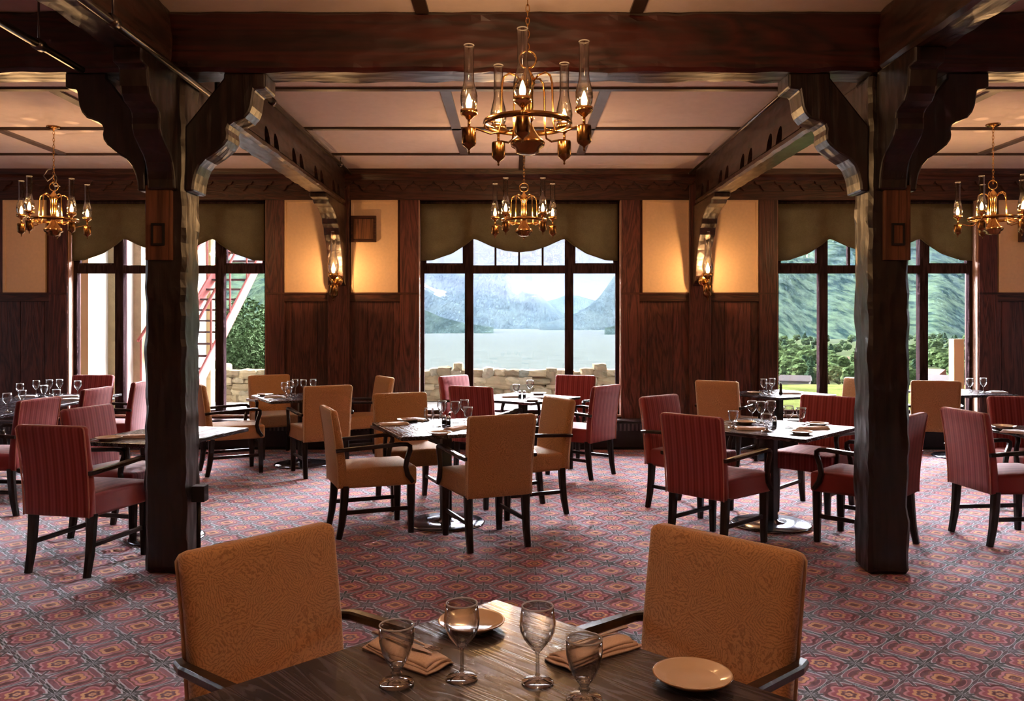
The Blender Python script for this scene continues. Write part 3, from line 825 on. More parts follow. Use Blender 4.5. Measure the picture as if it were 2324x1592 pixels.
table(-.05, 2.417-.71, 45, 1.0, 1.0, 'dark grained table in the foreground with plates, glasses and napkins')
table(-.528, 6.47, 22, .95, .95, 'square table in the middle of the room among four gold chairs')
table(1.985, 6.42, 47, .96, .96, 'square table left of the right post among four red chairs')
table(-2.51, 6.02, -14, .74, .95, 'table half hidden behind the left post, plate at its left end', base_r=.26)
table(-5.00, 7.95, 0, 1.05, 3.1, 'long table at the left edge set with white napkins and glasses', peds=((0,-.95),(0,.95)))
table(-2.33, 9.15, 30, .90, .90, 'far table between the left and centre windows among four gold chairs')
table(.10, 9.03, 52, .90, .90, 'far table in front of the centre window among red chairs')
table(3.04, 9.55, 27, .88, .88, 'far table at the left of the right window, beside a gold chair')
table(5.20, 9.70, 8, .86, .80, 'far table at the right end of the right window, on a round base')
table(4.14, 6.05, -8, .92, .92, 'table at the right edge in front of a red chair')

# ------------------------------------------------------------------ tableware
def lathe_obj(name, prof, mat, n=28, parent=None):
    b = MB(); b.lathe(prof, n); return b.build(name, mat, parent)
M['foot'] = thin_glass('glass_stem', (.93,.92,.92), .16, .95, .02, .5)
M['bowl'] = thin_glass('glass_bowl', (.995,.995,.998), .03, .95, .01, .38)
def stemware(name, foot, bowl, rr, rz):
    root = empty(name); lathe_obj('stem', foot, M['foot'], 32, root); bw = lathe_obj('bowl', bowl, M['bowl'], 36, root)
    b = MB(); b.tube([(rr*math.cos(a*PI/20), rr*math.sin(a*PI/20), rz) for a in range(40)], .0018, 6, closed=True); b.build('rim', M['rim'], bw); return root  # white ring paints the window glint along the rim
wine = stemware('wine_glass', [(0,0),(.034,0),(.036,.002),(.034,.004),(.014,.009),(.006,.014),(.0042,.022),(.004,.062),(.006,.070),(.012,.0745),(.008,.078),(0,.079)],
    [(.012,.0755),(.016,.080),(.030,.097),(.039,.117),(.0405,.135),(.038,.155),(.0350,.171),(.0342,.171),(.0370,.155),(.0393,.135),(.0378,.117),(.0288,.099),(.015,.083)], .0346, .171)
gob = stemware('water_goblet', [(0,0),(.036,0),(.0385,.003),(.037,.007),(.018,.012),(.010,.017),(.009,.022),(.013,.026),(.009,.030),(.011,.036),(.018,.0445),(.012,.049),(0,.050)],
    [(.018,.0455),(.022,.050),(.032,.072),(.0385,.098),(.0395,.118),(.0382,.132),(.0372,.132),(.0383,.118),(.0373,.098),(.0307,.074),(.0205,.052)], .0377, .132)
plate = lathe_obj('side_plate', [(0,.004),(.050,.004),(.052,0),(.056,0),(.060,.006),(.086,.016),(.0885,.019),(.087,.0205),(.082,.019),(.062,.011),(.055,.0085),(0,.0085)], M['china'], 48)
tor = MB(); tor.tube([(.0872*math.cos(a*PI/24), .0872*math.sin(a*PI/24), .0193) for a in range(48)], .0014, 6, closed=True); tor.build('rim', M['china_rim'], plate)
shk = lathe_obj('salt_shaker', [(0,0),(.017,0),(.018,.004),(.017,.05),(.014,.056),(0,.056)], M['glass'], 20)
cap = MB(); cap.lathe([(0,.056),(.015,.056),(.016,.060),(.015,.070),(.008,.078),(0,.079)], 18); cap.build('cap', M['shaker'], shk)
cap = MB(); cap.lathe([(0,.0045),(.0155,.0045),(.0145,.036),(0,.036)], 18); cap.build('salt', M['whitelinen'], shk)

def napkin_mesh(mat, L=.24, Wd=.095, seed=0):
    """folded napkin: three soft layers with a rolled front edge"""
    b = MB(); rnd = random.Random(seed)
    for lay in range(3):
        N_, K_ = 16, 8; vs = []; fs = []
        w = Wd*(1-.10*lay); z0 = .0015+.0055*lay
        for i in range(N_+1):
            u = i/N_
            for j in range(K_+1):
                v = j/K_
                edge = 1-abs(2*v-1)**4
                z = z0 + .004*edge + .0022*math.sin(u*9+lay*2+v*3+seed)*edge + .008*max(0, v-.7)*math.sin(u*PI)*lay
                vs.append(((u-.5)*L*(1-.05*lay)+.004*math.sin(v*5+lay), (v-.5)*w + .004*math.sin(u*6+lay+seed), z+.003))
        top = len(vs)
        vs += [(x, y, z-.0045) for x, y, z in vs]
        for i in range(N_):
            for j in range(K_):
                q = i*(K_+1)+j
                fs.append((q, q+K_+1, q+K_+2, q+1)); fs.append((top+q, top+q+1, top+q+K_+2, top+q+K_+1))
        for i in range(N_):
            for j in (0, K_):
                q = i*(K_+1)+j; fs.append((q, top+q, top+q+K_+1, q+K_+1))
        for j in range(K_):
            for i in (0, N_):
                q = i*(K_+1)+j; fs.append((q, q+1, top+q+1, top+q))
        b.add(vs, fs, True)
    return b.build('napkin', mat)
nap = napkin_mesh(M['napkin'], .235, .088, 1)
wnap = napkin_mesh(M['whitelinen'], .21, .10, 4)
fork = MB()
fork.sweep([(-.10,0,.002),(-.06,0,.003),(0,0,.004),(.045,0,.003)], (0,1,0), [.012,.010,.005,.006], .0022)
fork.sweep([(.045,0,.003),(.055,0,.002),(.062,0,.002)], (0,1,0), [.007,.020,.022], .002)
for yy in (-.0085,-.0028,.0028,.0085): fork.sweep([(.061,yy,.002),(.085,yy,.004),(.098,yy,.006)], (0,1,0), [.0035,.003,.002], .002)
fork = fork.build('fork', M['cutlery'])
kn = MB(); kn.sweep([(-.11,0,.003),(-.05,0,.0035),(0,0,.0035)], (0,1,0), [.015,.013,.009], .004)
kn.sweep([(0,0,.0035),(.05,0,.003),(.10,-.003,.003)], (0,1,0), [.015,.018,.006], .0015)
knife = kn.build('knife', M['cutlery'])
vase = lathe_obj('pepper_mill', [(0,0),(.022,0),(.023,.01),(.017,.03),(.013,.06),(.018,.075),(.013,.085),(.017,.10),(.010,.115),(.004,.12),(.006,.127),(0,.13)], M['chairwood'], 18)
PW, PGb, PP, PS, PN, PWN, PF, PK, PM = [Proto(o) for o in (wine, gob, plate, shk, nap, wnap, fork, knife, vase)]
TZ = .7505
def P2(px, py): return on_plane(px, py, .75)
def w_(px, py, lab, gr): x, y = P2(px, py); PW.put(x, y, TZ, px*.1, lab, 'glass', gr)
def g_(px, py, lab, gr): x, y = P2(px, py); PGb.put(x, y, TZ, px*.1, lab, 'glass', gr)
def p_(px, py, lab, gr): x, y = P2(px, py); PP.put(x, y, TZ, 0, lab, 'plate', gr)
def n_(px, py, a, lab, gr, white=False):
    x, y = P2(px, py); (PWN if white else PN).put(x, y, TZ, R(a), lab, 'napkin', gr)
def s_(px, py, lab, gr): x, y = P2(px, py); PS.put(x, y, TZ, 0, lab, 'shaker', gr)
# foreground
FG = 'foreground place settings'
g_(900, 1555, 'short-stemmed water goblet in the foreground, leftmost of the four glasses', 'foreground glasses')
w_(1048, 1542, 'tall wine glass in the foreground, in front of the upper plate', 'foreground glasses')
w_(1220, 1551, 'tall wine glass in the foreground, right of the table centre', 'foreground glasses')
g_(1326, 1592, 'short-stemmed water goblet in the foreground, rightmost of the four glasses', 'foreground glasses')
p_(1070, 1424, 'tan side plate at the far corner of the foreground table', 'foreground plates')
p_(1572, 1548, 'tan side plate at the right of the foreground table', 'foreground plates')
n_(922, 1492, -42, 'folded peach napkin with cutlery at the left of the foreground table', 'foreground napkins')
n_(1345, 1484, 218, 'folded peach napkin behind the right goblet on the foreground table', 'foreground napkins')
for px_, py_, a, pr_, nm, ww in ((938,1478,-44,PF,'fork','left'),(916,1484,-40,PK,'knife','left'),(1330,1478,216,PF,'fork','right'),(1352,1472,220,PK,'knife','right')):
    x, y = P2(px_, py_); pr_.put(x, y, TZ+.0235, R(a), 'steel %s lying on the folded napkin at the %s of the foreground table' % (nm, ww), nm, 'foreground cutlery')
# middle table
T = 'on the middle table among gold chairs'
w_(974, 979, 'wine glass %s, leftmost and nearest of the glasses' % T, 'middle table glasses')
w_(1003, 958, 'wine glass %s, behind the leftmost one' % T, 'middle table glasses')
w_(1033, 960, 'wine glass %s, just right of the shakers' % T, 'middle table glasses')
w_(1054, 955, 'wine glass %s, furthest back at the right' % T, 'middle table glasses')
g_(990, 969, 'water goblet %s, between the left wine glasses' % T, 'middle table glasses')
g_(1062, 962, 'water goblet %s, rightmost beside the big chair back' % T, 'middle table glasses')
s_(1008, 965, 'salt shaker %s' % T, 'middle table shakers'); s_(1018, 967, 'second shaker %s, right of the first' % T, 'middle table shakers')
n_(893, 965, 25, 'napkin %s, at the left edge' % T, 'middle table napkins'); n_(945, 955, -30, 'napkin %s, behind the plate at the back left' % T, 'middle table napkins', True)
p_(998, 987, 'side plate %s, at the front' % T, 'middle table plates'); p_(925, 957, 'side plate %s, at the back left' % T, 'middle table plates')
n_(1036, 975, 60, 'napkin %s, beside the big chair back' % T, 'middle table napkins')
# right (red chairs) table
T = 'on the table among four red chairs'
w_(1707, 958, 'wine glass %s, second from the left' % T, 'red table glasses')
w_(1727, 960, 'wine glass %s, third from the left' % T, 'red table glasses')
w_(1750, 958, 'wine glass %s, in the middle of the cluster' % T, 'red table glasses')
w_(1790, 972, 'wine glass %s, beside the front plate' % T, 'red table glasses')
g_(1664, 972, 'water goblet %s, leftmost' % T, 'red table glasses')
g_(1740, 980, 'water goblet %s, nearest in the cluster' % T, 'red table glasses')
g_(1818, 964, 'water goblet %s, rightmost' % T, 'red table glasses')
s_(1758, 968, 'shaker %s' % T, 'red table shakers')
p_(1855, 966, 'side plate %s, at the far right corner' % T, 'red table plates'); p_(1818, 985, 'side plate %s, at the near corner' % T, 'red table plates'); p_(1690, 962, 'side plate %s, at the back left' % T, 'red table plates')
n_(1846, 975, 12, 'rolled napkin %s, between the two right plates' % T, 'red table napkins'); n_(1706, 976, -8, 'napkin %s, at the left behind the big chair' % T, 'red table napkins')
# left post table
p_(246, 999, 'side plate on the table left of the left post', None); n_(300, 994, 8, 'napkin beside the plate on the table left of the left post', None)
# right edge table
p_(2279, 972, 'side plate on the table at the right edge', None); n_(2310, 984, -50, 'white napkin on the table at the right edge', None, True)
# long table
T = 'on the long left table'
w_(16, 936, 'wine glass %s, nearest the left edge of the photo' % T, 'long table glasses')
w_(45, 908, 'wine glass %s, second from the left' % T, 'long table glasses')
w_(82, 899, 'wine glass %s, third from the left' % T, 'long table glasses')
w_(112, 897, 'wine glass %s, fourth from the left' % T, 'long table glasses')
w_(135, 896, 'wine glass %s, fifth from the left' % T, 'long table glasses')
w_(176, 900, 'wine glass %s, rightmost, standing alone' % T, 'long table glasses')
g_(128, 914, 'water goblet %s, nearer than the row of wine glasses' % T, 'long table glasses')
g_(50, 916, 'water goblet %s, in front of the second wine glass' % T, 'long table glasses')
g_(100, 903, 'water goblet %s, among the row of wine glasses' % T, 'long table glasses')
for i_, (a_, b_, c_, l_) in enumerate(((60,902,10,'behind the goblets'),(95,912,-20,'in front of the third wine glass'),(155,902,20,'left of the lone glass'),(165,909,-5,'in front of the lone glass'),(212,899,10,'at the far right end'),(205,904,30,'before the far right end'))):
    n_(a_, b_, c_, 'white folded napkin %s, %s' % (T, l_), 'long table napkins', True)
# far left-centre table
T = 'on the far table beside the left sconce'
for px_, py_, l_ in ((646,905,'leftmost'),(659,901,'second from the left'),(670,896,'third from the left'),(689,897,'fourth from the left'),(711,896,'rightmost')):
    w_(px_, py_, 'wine glass %s, %s' % (T, l_), 'far left table glasses')
g_(655, 907, 'water goblet %s, nearest' % T, 'far left table glasses'); p_(602, 899, 'plate %s' % T, None); n_(622, 903, 10, 'white napkin %s' % T, None, True)
# centre far table
T = 'on the table before the centre window'
s_(1180, 904, 'salt shaker %s' % T, None); s_(1190, 904, 'pepper shaker %s, right of the salt' % T, None)
n_(1160, 903, 5, 'white napkin %s, left of the shakers' % T, None, True); n_(1215, 906, 30, 'white napkin %s, right of the shakers' % T, None, True)
g_(1172, 900, 'water goblet %s, left of the shakers' % T, None); w_(1203, 898, 'wine glass %s, behind the shakers' % T, None)
p_(1222, 896, 'plate %s, back right' % T, None); p_(1208, 911, 'plate %s, nearest' % T, None)
# far right tables
T = 'on the table at the left of the right window'
w_(1733, 895, 'wine glass %s, leftmost' % T, None); w_(1752, 893, 'wine glass %s, beside the pepper mill' % T, None); g_(1745, 897, 'water goblet %s, nearest' % T, None)
x, y = P2(1772, 895); PM.put(x, y, TZ, 0, 'slim dark pepper mill %s' % T, 'pepper mill')
n_(1795, 895, 0, 'white napkin %s' % T, None, True); p_(1712, 894, 'plate %s' % T, None)
T = 'on the table at the right end of the right window'
w_(2201, 893, 'wine glass %s, left one' % T, None); w_(2232, 892, 'wine glass %s, right one' % T, None); n_(2262, 892, 5, 'white napkin %s' % T, None, True)

# ------------------------------------------------------------------ outside
def facade_mat(name, col, sc=2.0): return simple(name, col, .9, nscale=sc, var=.06)
b = MB(); b.box(-30, 2.8, YW+.3, 18.2, -.5, -.1); tag(b.build('terrace', M['terrace']), kind='structure')
b = MB()
for i in range(1):
    n = 40; vs = []; fs = []
    for ix in range(n+1):
        for iy in range(n+1):
            xx = 2.6+ix*60/n; yy = YW+.3+iy*24/n
            vs.append((xx, yy, -.25 - .9*max(0, (yy-26)/9)**2 + .12*noise.noise(Vector((xx*.4, yy*.4, 3))) - .25))
    for ix in range(n):
        for iy in range(n): q = ix*(n+1)+iy; fs.append((q, q+n+1, q+n+2, q+1))
    b.add(vs, fs, True)
tag(b.build('lawn', M['grass'], recalc=False), 'green lawn outside the right window', 'lawn', kind='stuff')

# dry stone parapet
def stone_mat():
    t = NT('field_stone'); g = t.n('ShaderNodeNewGeometry'); nz = t.noise(t.mapping(), 9, 5)
    c = t.ramp(g.outputs['Random Per Island'], [(0, sl(120,106,86)), (.35, sl(168,150,118)), (.7, sl(198,182,150)), (1, sl(128,130,120))])
    c = t.mix(nz, c, sl(92,84,66), 'MIX') if False else c
    c2 = t.mix(t.math('MULTIPLY', nz, .6), c, sl(96,90,76))
    t.bsdf(c2, .95, 0, .2, nz, .6, .03); return t.m
M['stone'] = stone_mat()
def rock(b, cx, cy, cz, sx, sy, sz, rnd):
    bm = bmesh.new(); bmesh.ops.create_cube(bm, size=1.0)
    bmesh.ops.subdivide_edges(bm, edges=bm.edges[:], cuts=2, use_grid_fill=True)
    off = Vector((rnd.random()*50, rnd.random()*50, 0))
    for v in bm.verts:
        p = v.co.copy(); q = p.normalized()*.62; p = p.lerp(q, .45)
        p += noise.noise_vector(p*2.2+off)*.13
        v.co = Vector((cx+p.x*sx, cy+p.y*sy, cz+p.z*sz))
    bm.verts.index_update()
    b.add([v.co.copy() for v in bm.verts], [[v.index for v in f.verts] for f in bm.faces], False); bm.free()
rnd = random.Random(3); b = MB(); z = -.1
b.box(-9, 2.3, 17.65, 17.95, -.1, .52)
row = 0
while z < .62:
    h = rnd.uniform(.10, .17) if row < 5 else .12; x = -9 + rnd.random()*.2
    while x < 2.5:
        w = rnd.uniform(.16, .46)
        top = .60 + .16*noise.noise(Vector((x*2.1, 1, 1))) + rnd.uniform(-.04,.05)
        hh_ = h*rnd.uniform(.9, 1.5)
        if z + h < top + .04: rock(b, x+w/2, 17.75+rnd.uniform(-.04,.05), z+h/2+rnd.uniform(-.02,.02), w*1.12, .50, hh_, rnd)
        x += w
    z += h; row += 1
tag(b.build('stone_wall', M['stone']), 'low dry-stone wall on the terrace edge outside the centre window', 'stone wall')

# hotel wing with stone and yellow trim, left window
M['stucco'] = facade_mat('pale_stucco', sl(228,224,212)); M['yellow'] = facade_mat('yellow_trim_paint', sl(204,182,138)); M['pink'] = facade_mat('rose_red_paint', sl(190,118,114)); M['tread'] = facade_mat('grey_tread', sl(110,92,92)); M['lilac'] = simple('dull_window_glass', sl(150,120,140), .2)
wing = tag(empty('hotel_wing', (-5.9, 13.4, 0)), 'pale building wing with yellow and stone trim outside the left window', 'building')
W_ = lambda *q: (q[0]+5.9, q[1]+5.9, q[2]-13.4, q[3]-13.4, q[4], q[5])
b = MB(); b.box(*W_(-12, -5.9, YW+.31, 16.2, -.1, 8)); b.build('wall', M['stucco'], wing)
for y0, y1, mat, pr, nm in ((11.30,11.62,'yellow',.12,'corner_board'),(12.1,12.35,'stone',.15,'stone_pier'),(12.42,12.50,'pink',.10,'downpipe'),(12.9,13.4,'stone',.12,'stone_pier'),(14.3,14.5,'yellow',.10,'corner_board'),(15.98,16.2,'yellow',.08,'corner_board')):
    b = MB(); b.box(*W_(-5.9, -5.9+pr, y0, y1, -.1, 8)); b.build(nm, M[mat], wing)
for y0, y1, z0, z1 in ((10.85,11.15,.9,4.6),(11.75,12.0,2.6,3.6),(13.6,14.1,2.8,4.2)):
    b = MB(); b.box(*W_(-5.9, -5.86, y0, y1, z0, z1)); wf = b.build('window_frame', M['pink'], wing)
    b = MB(); b.box(*W_(-5.862, -5.855, y0+.05, y1-.05, z0+.06, z1-.06)); b.build('window_pane', M['lilac'], wf)

# red fire escape
fe = tag(empty('fire_escape_stairs', (-5.0, 14, 0)), 'red metal fire escape stairs outside the left window', 'stairs')
def FE(p): return (p[0]+5.0, p[1]-14, p[2])
s0, s1 = (12.0, .35), (17.4, 4.05); sl_ = (s1[1]-s0[1])/(s1[0]-s0[0])
for xs in (-4.72, -5.42):
    b = MB(); b.sweep([FE((xs, s0[0], s0[1])), FE((xs, s1[0], s1[1]))], (1,0,0), .05, .22); b.build('stringer', M['pink'], fe)
    b = MB(); b.tube([FE((xs, s0[0], s0[1]+.95)), FE((xs, s1[0], s1[1]+.95))], .022, 8)
    for k_ in range(7):
        yy = s0[0]+.1+k_*.87; b.tube([FE((xs, yy, s0[1]+(yy-s0[0])*sl_)), FE((xs, yy, s0[1]+(yy-s0[0])*sl_+.95))], .016, 6)
    b.build('handrail', M['pink'], fe)
for k_ in range(20):
    yy = s0[0]+.15+k_*.27; zz = s0[1]+(yy-s0[0])*sl_+.02
    b = MB(); b.box(-5.4+5.0, -4.74+5.0, yy-14, yy+.2-14, zz, zz+.03); b.build('tread', M['tread'], fe)
for xs, yy in ((-5.42, 12.1),):
    b = MB(); b.box(xs+5.0-.03, xs+5.0+.03, yy-14-.03, yy-14+.03, -.1, s0[1]+(yy-s0[0])*sl_); b.build('support', M['pink'], fe)
b = MB(); b.box(6.35, 6.5, 12.0, 12.15, -.6, 1.33, bev=.01)
tag(b.build('wooden_post', M['yellow']), 'pale yellow post outside at the right end of the right window', 'post')

# terrain
def water_mat():
    t = NT('lake_water'); v = t.mapping((1,1,1))
    nz = t.noise(v, .05, 3, .6); n2 = t.noise(v, .6, 2)
    t.bsdf(t.ramp(nz, [(.3, (.056,.066,.060)), (.7, (.074,.086,.079))]), .95, 0, 0, n2, .3, .2); return t.m
M['water'] = water_mat()
b = MB(); b.box(-9000, 9000, 120, 16000, -30.5, -30); tag(b.build('lake', M['water']), 'pale green-grey lake reaching to the mountains', 'lake', kind='stuff')
b = MB(); vs = []; fs = []; nx, ny = 60, 40
for i in range(nx+1):
    for j in range(ny+1):
        yy = 180 + 1500*(j/ny)**1.6; lx = 60 + .19*yy
        xx = lx + (2600*(i/nx)**1.4) + 12*noise.noise(Vector((yy*.01, 0, 0)))*(1 if i == 0 else 0)
        vs.append((xx, yy, -28.6 + 1.2*noise.noise(Vector((xx*.01, yy*.01, 5))) - (2.5 if i == 0 or j == ny else 0)))
for i in range(nx):
    for j in range(ny): q = i*(ny+1)+j; fs.append((q, q+ny+1, q+ny+2, q+1))
b.add(vs, fs, True)
M['plain'] = simple('valley_meadow', (.050,.064,.030), 1, 0, .1, nscale=.02, var=.4)
tag(b.build('valley_floor', M['plain'], recalc=False), kind='structure')

def mountain_mat(name, forest1, forest2, rock1, rock2, zline, snow=False, blend=60., fscale=.02, steep=True):
    t = NT(name); g = t.n('ShaderNodeNewGeometry'); sp = t.n('ShaderNodeSeparateXYZ'); t.l(g.outputs['Position'], sp.inputs[0])
    mp_ = t.n('ShaderNodeMapping'); mp_.inputs['Scale'].default_value = (1, .22, .8); t.l(g.outputs['Position'], mp_.inputs[0])
    n1 = t.noise(mp_.outputs[0], fscale, 4, .7); n2 = t.noise(g.outputs['Position'], fscale*.15, 5, .6)
    f = t.ramp(n1, [(.40, forest1), (.60, forest2)]); r = t.ramp(n1, [(.3, rock1), (.7, rock2)])
    h = t.math('ADD', sp.outputs[2], t.math('MULTIPLY', t.math('SUBTRACT', n2, .5), blend*6))
    k1 = t.math('DIVIDE', t.math('SUBTRACT', h, zline), blend, clamp=True)
    c = t.mix(k1, f, r)
    if snow:
        n3 = t.noise(g.outputs['Position'], fscale*.22, 5, .7, 1.0)
        k2 = t.math('MULTIPLY', t.math('GREATER_THAN', n3, .55), k1)
        c = t.mix(k2, c, (.85,.87,.9))
    t.bsdf(c, 1.0, 0, .05, n1, 1.0, 1.5/fscale*.12); return t.m
def mountain(name, keys, d0, wf, wb, mat, label, base=-31, amp=.10, step=10, rough=1.0, cat='mountain'):
    """crest through keys (px, py, distance factor); real ridge with front and back slopes"""
    cols = []
    px = keys[0][0]
    def interp(p):
        for (a, ya), (c, yc) in zip(keys, keys[1:]):
            if p <= c: return ya + (yc-ya)*(p-a)/(c-a)
        return keys[-1][1]
    b = MB(); vs = []; fs = []; K = 28; n = 0
    while px <= keys[-1][0]:
        yc = interp(px); d = d0*(1+.05*noise.noise(Vector((px*.01, d0, 0))))
        z = EYE + (CY-yc)*d/F
        dirx = (px-CX)/F
        for j in range(-K, K+1):
            u = j/K; dd = d + (u*wf if u < 0 else u*wb)
            xx = dirx*dd; hh = (1-abs(u))**1.15
            zz = base + (z-base)*hh
            q = Vector((xx/d0*7, dd/d0*7, 1.7))
            zz += (z-base)*amp*noise.fractal(q, 1.0, 2.1, 6)*min(1, abs(u)*5)*(1-abs(u))*1.6*rough
            zz += (z-base)*.010*noise.noise(Vector((px*.12, d0, j*.8)))*(1-abs(u))
            vs.append((xx, dd, zz))
        n += 1; px += step
    m = 2*K+1
    for i in range(n-1):
        for j in range(m-1): q = i*m+j; fs.append((q, q+m, q+m+1, q+1))
    b.add(vs, fs, True)
    return tag(b.build(name, mat, recalc=False), label, cat)
rock1, rock2 = (.12,.13,.15), (.22,.23,.25); f1, f2 = (.020,.034,.034), (.045,.065,.060)
m_snow = mountain_mat('snowy_rock', f1, f2, (.05,.062,.075), (.12,.135,.15), 190, True, 90, .006)
m_rock = mountain_mat('blue_forest_slope', f1, f2, (.05,.065,.075), (.09,.11,.125), 330, False, 60, .008)
m_forest = mountain_mat('conifer_forest', (.010,.026,.020), (.068,.105,.055), (.10,.11,.10), (.20,.20,.18), 400, False, 60, .045)
m_low = mountain_mat('dark_forest', (.010,.022,.018), (.030,.050,.036), rock1, rock2, 2000, False, 60, .02)
mountain('snowy_mountain', [(780,560),(860,585),(920,606),(960,610),(1010,601),(1060,608),(1110,606),(1150,616),(1163,636),(1178,655),(1190,664),(1222,669),(1240,683),(1262,702),(1300,725),(1330,738)], 7000, 1500, 2500, m_snow, 'tall grey mountain with snow patches seen through the centre window', amp=.16, step=3)
mountain('foothill', [(760,560),(860,600),(930,640),(960,656),(1000,676),(1050,694),(1100,700),(1150,704),(1200,716),(1240,728),(1280,738)], 5600, 700, 900, m_rock, 'blue-green slope below the snowy mountain', amp=.06, step=5)
mountain('distant_hill', [(1200,700),(1240,684),(1262,679),(1285,670),(1312,672),(1345,682),(1380,690),(1420,700)], 9500, 1200, 1500, m_rock, 'distant pale hill between the two mountains', amp=.05, step=5)
mountain('wooded_headland', [(820,650),(900,676),(950,697),(1000,720),(1050,733),(1090,739),(1122,743.5)], 2950, 260, 500, m_low, 'dark wooded headland on the left shore of the lake', amp=.04, step=6)
mountain('rocky_mountain', [(1225,738),(1280,722),(1320,706),(1345,690),(1362,672),(1378,650),(1392,630),(1405,612),(1440,575),(1500,530),(1580,490),(1680,450)], 5000, 1000, 1500, m_rock, 'steep blue mountain at the right of the centre window', amp=.07, step=6)
mountain('wooded_shore', [(1372,745),(1392,741),(1420,734),(1480,720),(1540,690)], 2600, 200, 400, m_low, 'dark wooded point at the right shore of the lake', amp=.04, step=6)
mountain('forest_mountain', [(1500,640),(1600,580),(1700,545),(1765,520),(1850,490),(1950,470),(2060,460),(2180,450),(2300,455),(2420,470),(2520,500)], 3300, 1650, 1500, m_forest, 'green forested mountain filling the right window', amp=.09, step=8)
mountain('wooded_hill', [(150,560),(300,560),(420,570),(520,588),(600,610),(680,645),(760,690),(840,735)], 1700, 800, 900, m_forest, 'green wooded hill seen through the left window', amp=.08, step=8)

# trees
def leaf_mat(name, c1, c2):
    t = NT(name); nz = t.noise(t.mapping(), 1.6, 4, .7)
    t.bsdf(t.ramp(nz, [(.35, c1), (.65, c2)]), .95, 0, .1, nz, .8, .5); return t.m
M['leafA'] = leaf_mat('leaf_green', (.035,.065,.026), (.12,.17,.065)); M['leafB'] = leaf_mat('leaf_dark', (.022,.048,.028), (.06,.10,.05))
def tree(kind, seed):
    root = empty('tree'); rd = random.Random(seed)
    bm = bmesh.new()
    blobs = [(0,0,3.4,2.4)] + [(rd.uniform(-1.5,1.5), rd.uniform(-1.5,1.5), rd.uniform(2.2,4.6), rd.uniform(1.0,1.7)) for _ in range(9)] if kind == 'A' else [(0,0,1.6+i*1.15, 1.9-i*.36) for i in range(5)]
    b = MB()
    for x_, y_, z_, r_ in blobs:
        t_ = bmesh.new(); bmesh.ops.create_icosphere(t_, subdivisions=3, radius=1.0)
        for v in t_.verts:
            q = v.co.copy(); k_ = 1 + .35*noise.noise(q*2.2+Vector((seed, x_, z_))) + .18*noise.noise(q*6)
            v.co = Vector((x_+q.x*r_*k_, y_+q.y*r_*k_, z_+q.z*r_*k_*(.85 if kind == 'A' else 1.0)))
        t_.verts.index_update(); b.add([v.co.copy() for v in t_.verts], [[v.index for v in f.verts] for f in t_.faces], False); t_.free()
    b.build('crown', M['leafA'] if kind == 'A' else M['leafB'], root)
    b = MB(); b.tube([(0,0,0),(.05,0,1),(0,.05,2.4)], [.28,.2,.14], 8); b.build('trunk', M['chairwood'], root)
    return root
TA = Proto(tree('A', 5)); TB = Proto(tree('B', 9))
rd = random.Random(21)
cnt = 0
for i in range(120):
    px_ = rd.uniform(1745, 2250); d = 380 + 1150*rd.random()**1.2
    x = (px_-CX)/F*d; k_ = 'A' if rd.random() < .72 else 'B'; P_ = TA if k_ == 'A' else TB
    sc_ = rd.uniform(1.3, 2.6)
    o = P_.put(x, d, -28.9, rd.random()*6, 'round leafy tree in the valley beyond the right window' if k_ == 'A' else 'dark conifer in the valley beyond the right window', 'tree', 'leafy valley trees' if k_ == 'A' else 'valley conifers')
    o.scale = (sc_*rd.uniform(.9,1.4), sc_*1.1, sc_)
M['leafC'] = leaf_mat('leaf_light', (.07,.12,.055), (.16,.23,.11))
def leafy(seed):
    root = empty('tree'); rd = random.Random(seed); vs = []; fs = []
    bl = [(rd.uniform(-1.4,1.4), rd.uniform(-1.4,1.4), rd.uniform(1.2,4.6), rd.uniform(.7,1.4)) for _ in range(12)]
    for i in range(5200):
        x_, y_, z_, r_ = bl[rd.randrange(12)]
        q = Vector((rd.gauss(0,1), rd.gauss(0,1), rd.gauss(0,1))).normalized()*r_*rd.uniform(.75,1.05)
        c = Vector((x_, y_, z_))+q; a = Vector((rd.gauss(0,1), rd.gauss(0,1), rd.gauss(0,.6))).normalized()*.12; b_ = a.cross(Vector((rd.gauss(0,1), rd.gauss(0,1), rd.gauss(0,1)))).normalized()*.06
        o = len(vs); vs += [c-a, c+b_, c+a, c-b_]; fs.append((o, o+1, o+2, o+3))
    b = MB(); b.add(vs, fs); b.build('crown', M['leafC'], root, recalc=False)
    b = MB(); b.tube([(0,0,0),(.05,0,1),(0,.05,3.2)], [.2,.15,.06], 8); b.build('trunk', M['chairwood'], root); return root
TC = Proto(leafy(3))
for px_, d, s_c, lab in ((535, 42, .95, 'bushy green tree beyond the stone wall in the left window, left one'), (560, 50, 1.0, 'bushy green tree beyond the stone wall in the left window, right one'), (512, 60, 1.6, 'taller green tree behind the fire escape')):
    o = TC.put((px_-CX)/F*d, d, -3.6 if d < 55 else -5.5, px_, lab, 'tree'); o.scale = (s_c, s_c, s_c)
# slope carrying the near trees
b = MB(); vs = []; fs = []
for i in range(31):
    for j in range(21):
        xx = -60+i*2.6; yy = 18.2+j*3.0; vs.append((xx, yy, -.6-.13*(yy-18)-.0012*(yy-18)**2 + .4*noise.noise(Vector((xx*.1, yy*.1, 0)))))
for i in range(30):
    for j in range(20): q = i*21+j; fs.append((q, q+21, q+22, q+1))
b.add(vs, fs, True); tag(b.build('hillside', M['plain'], recalc=False), kind='structure')

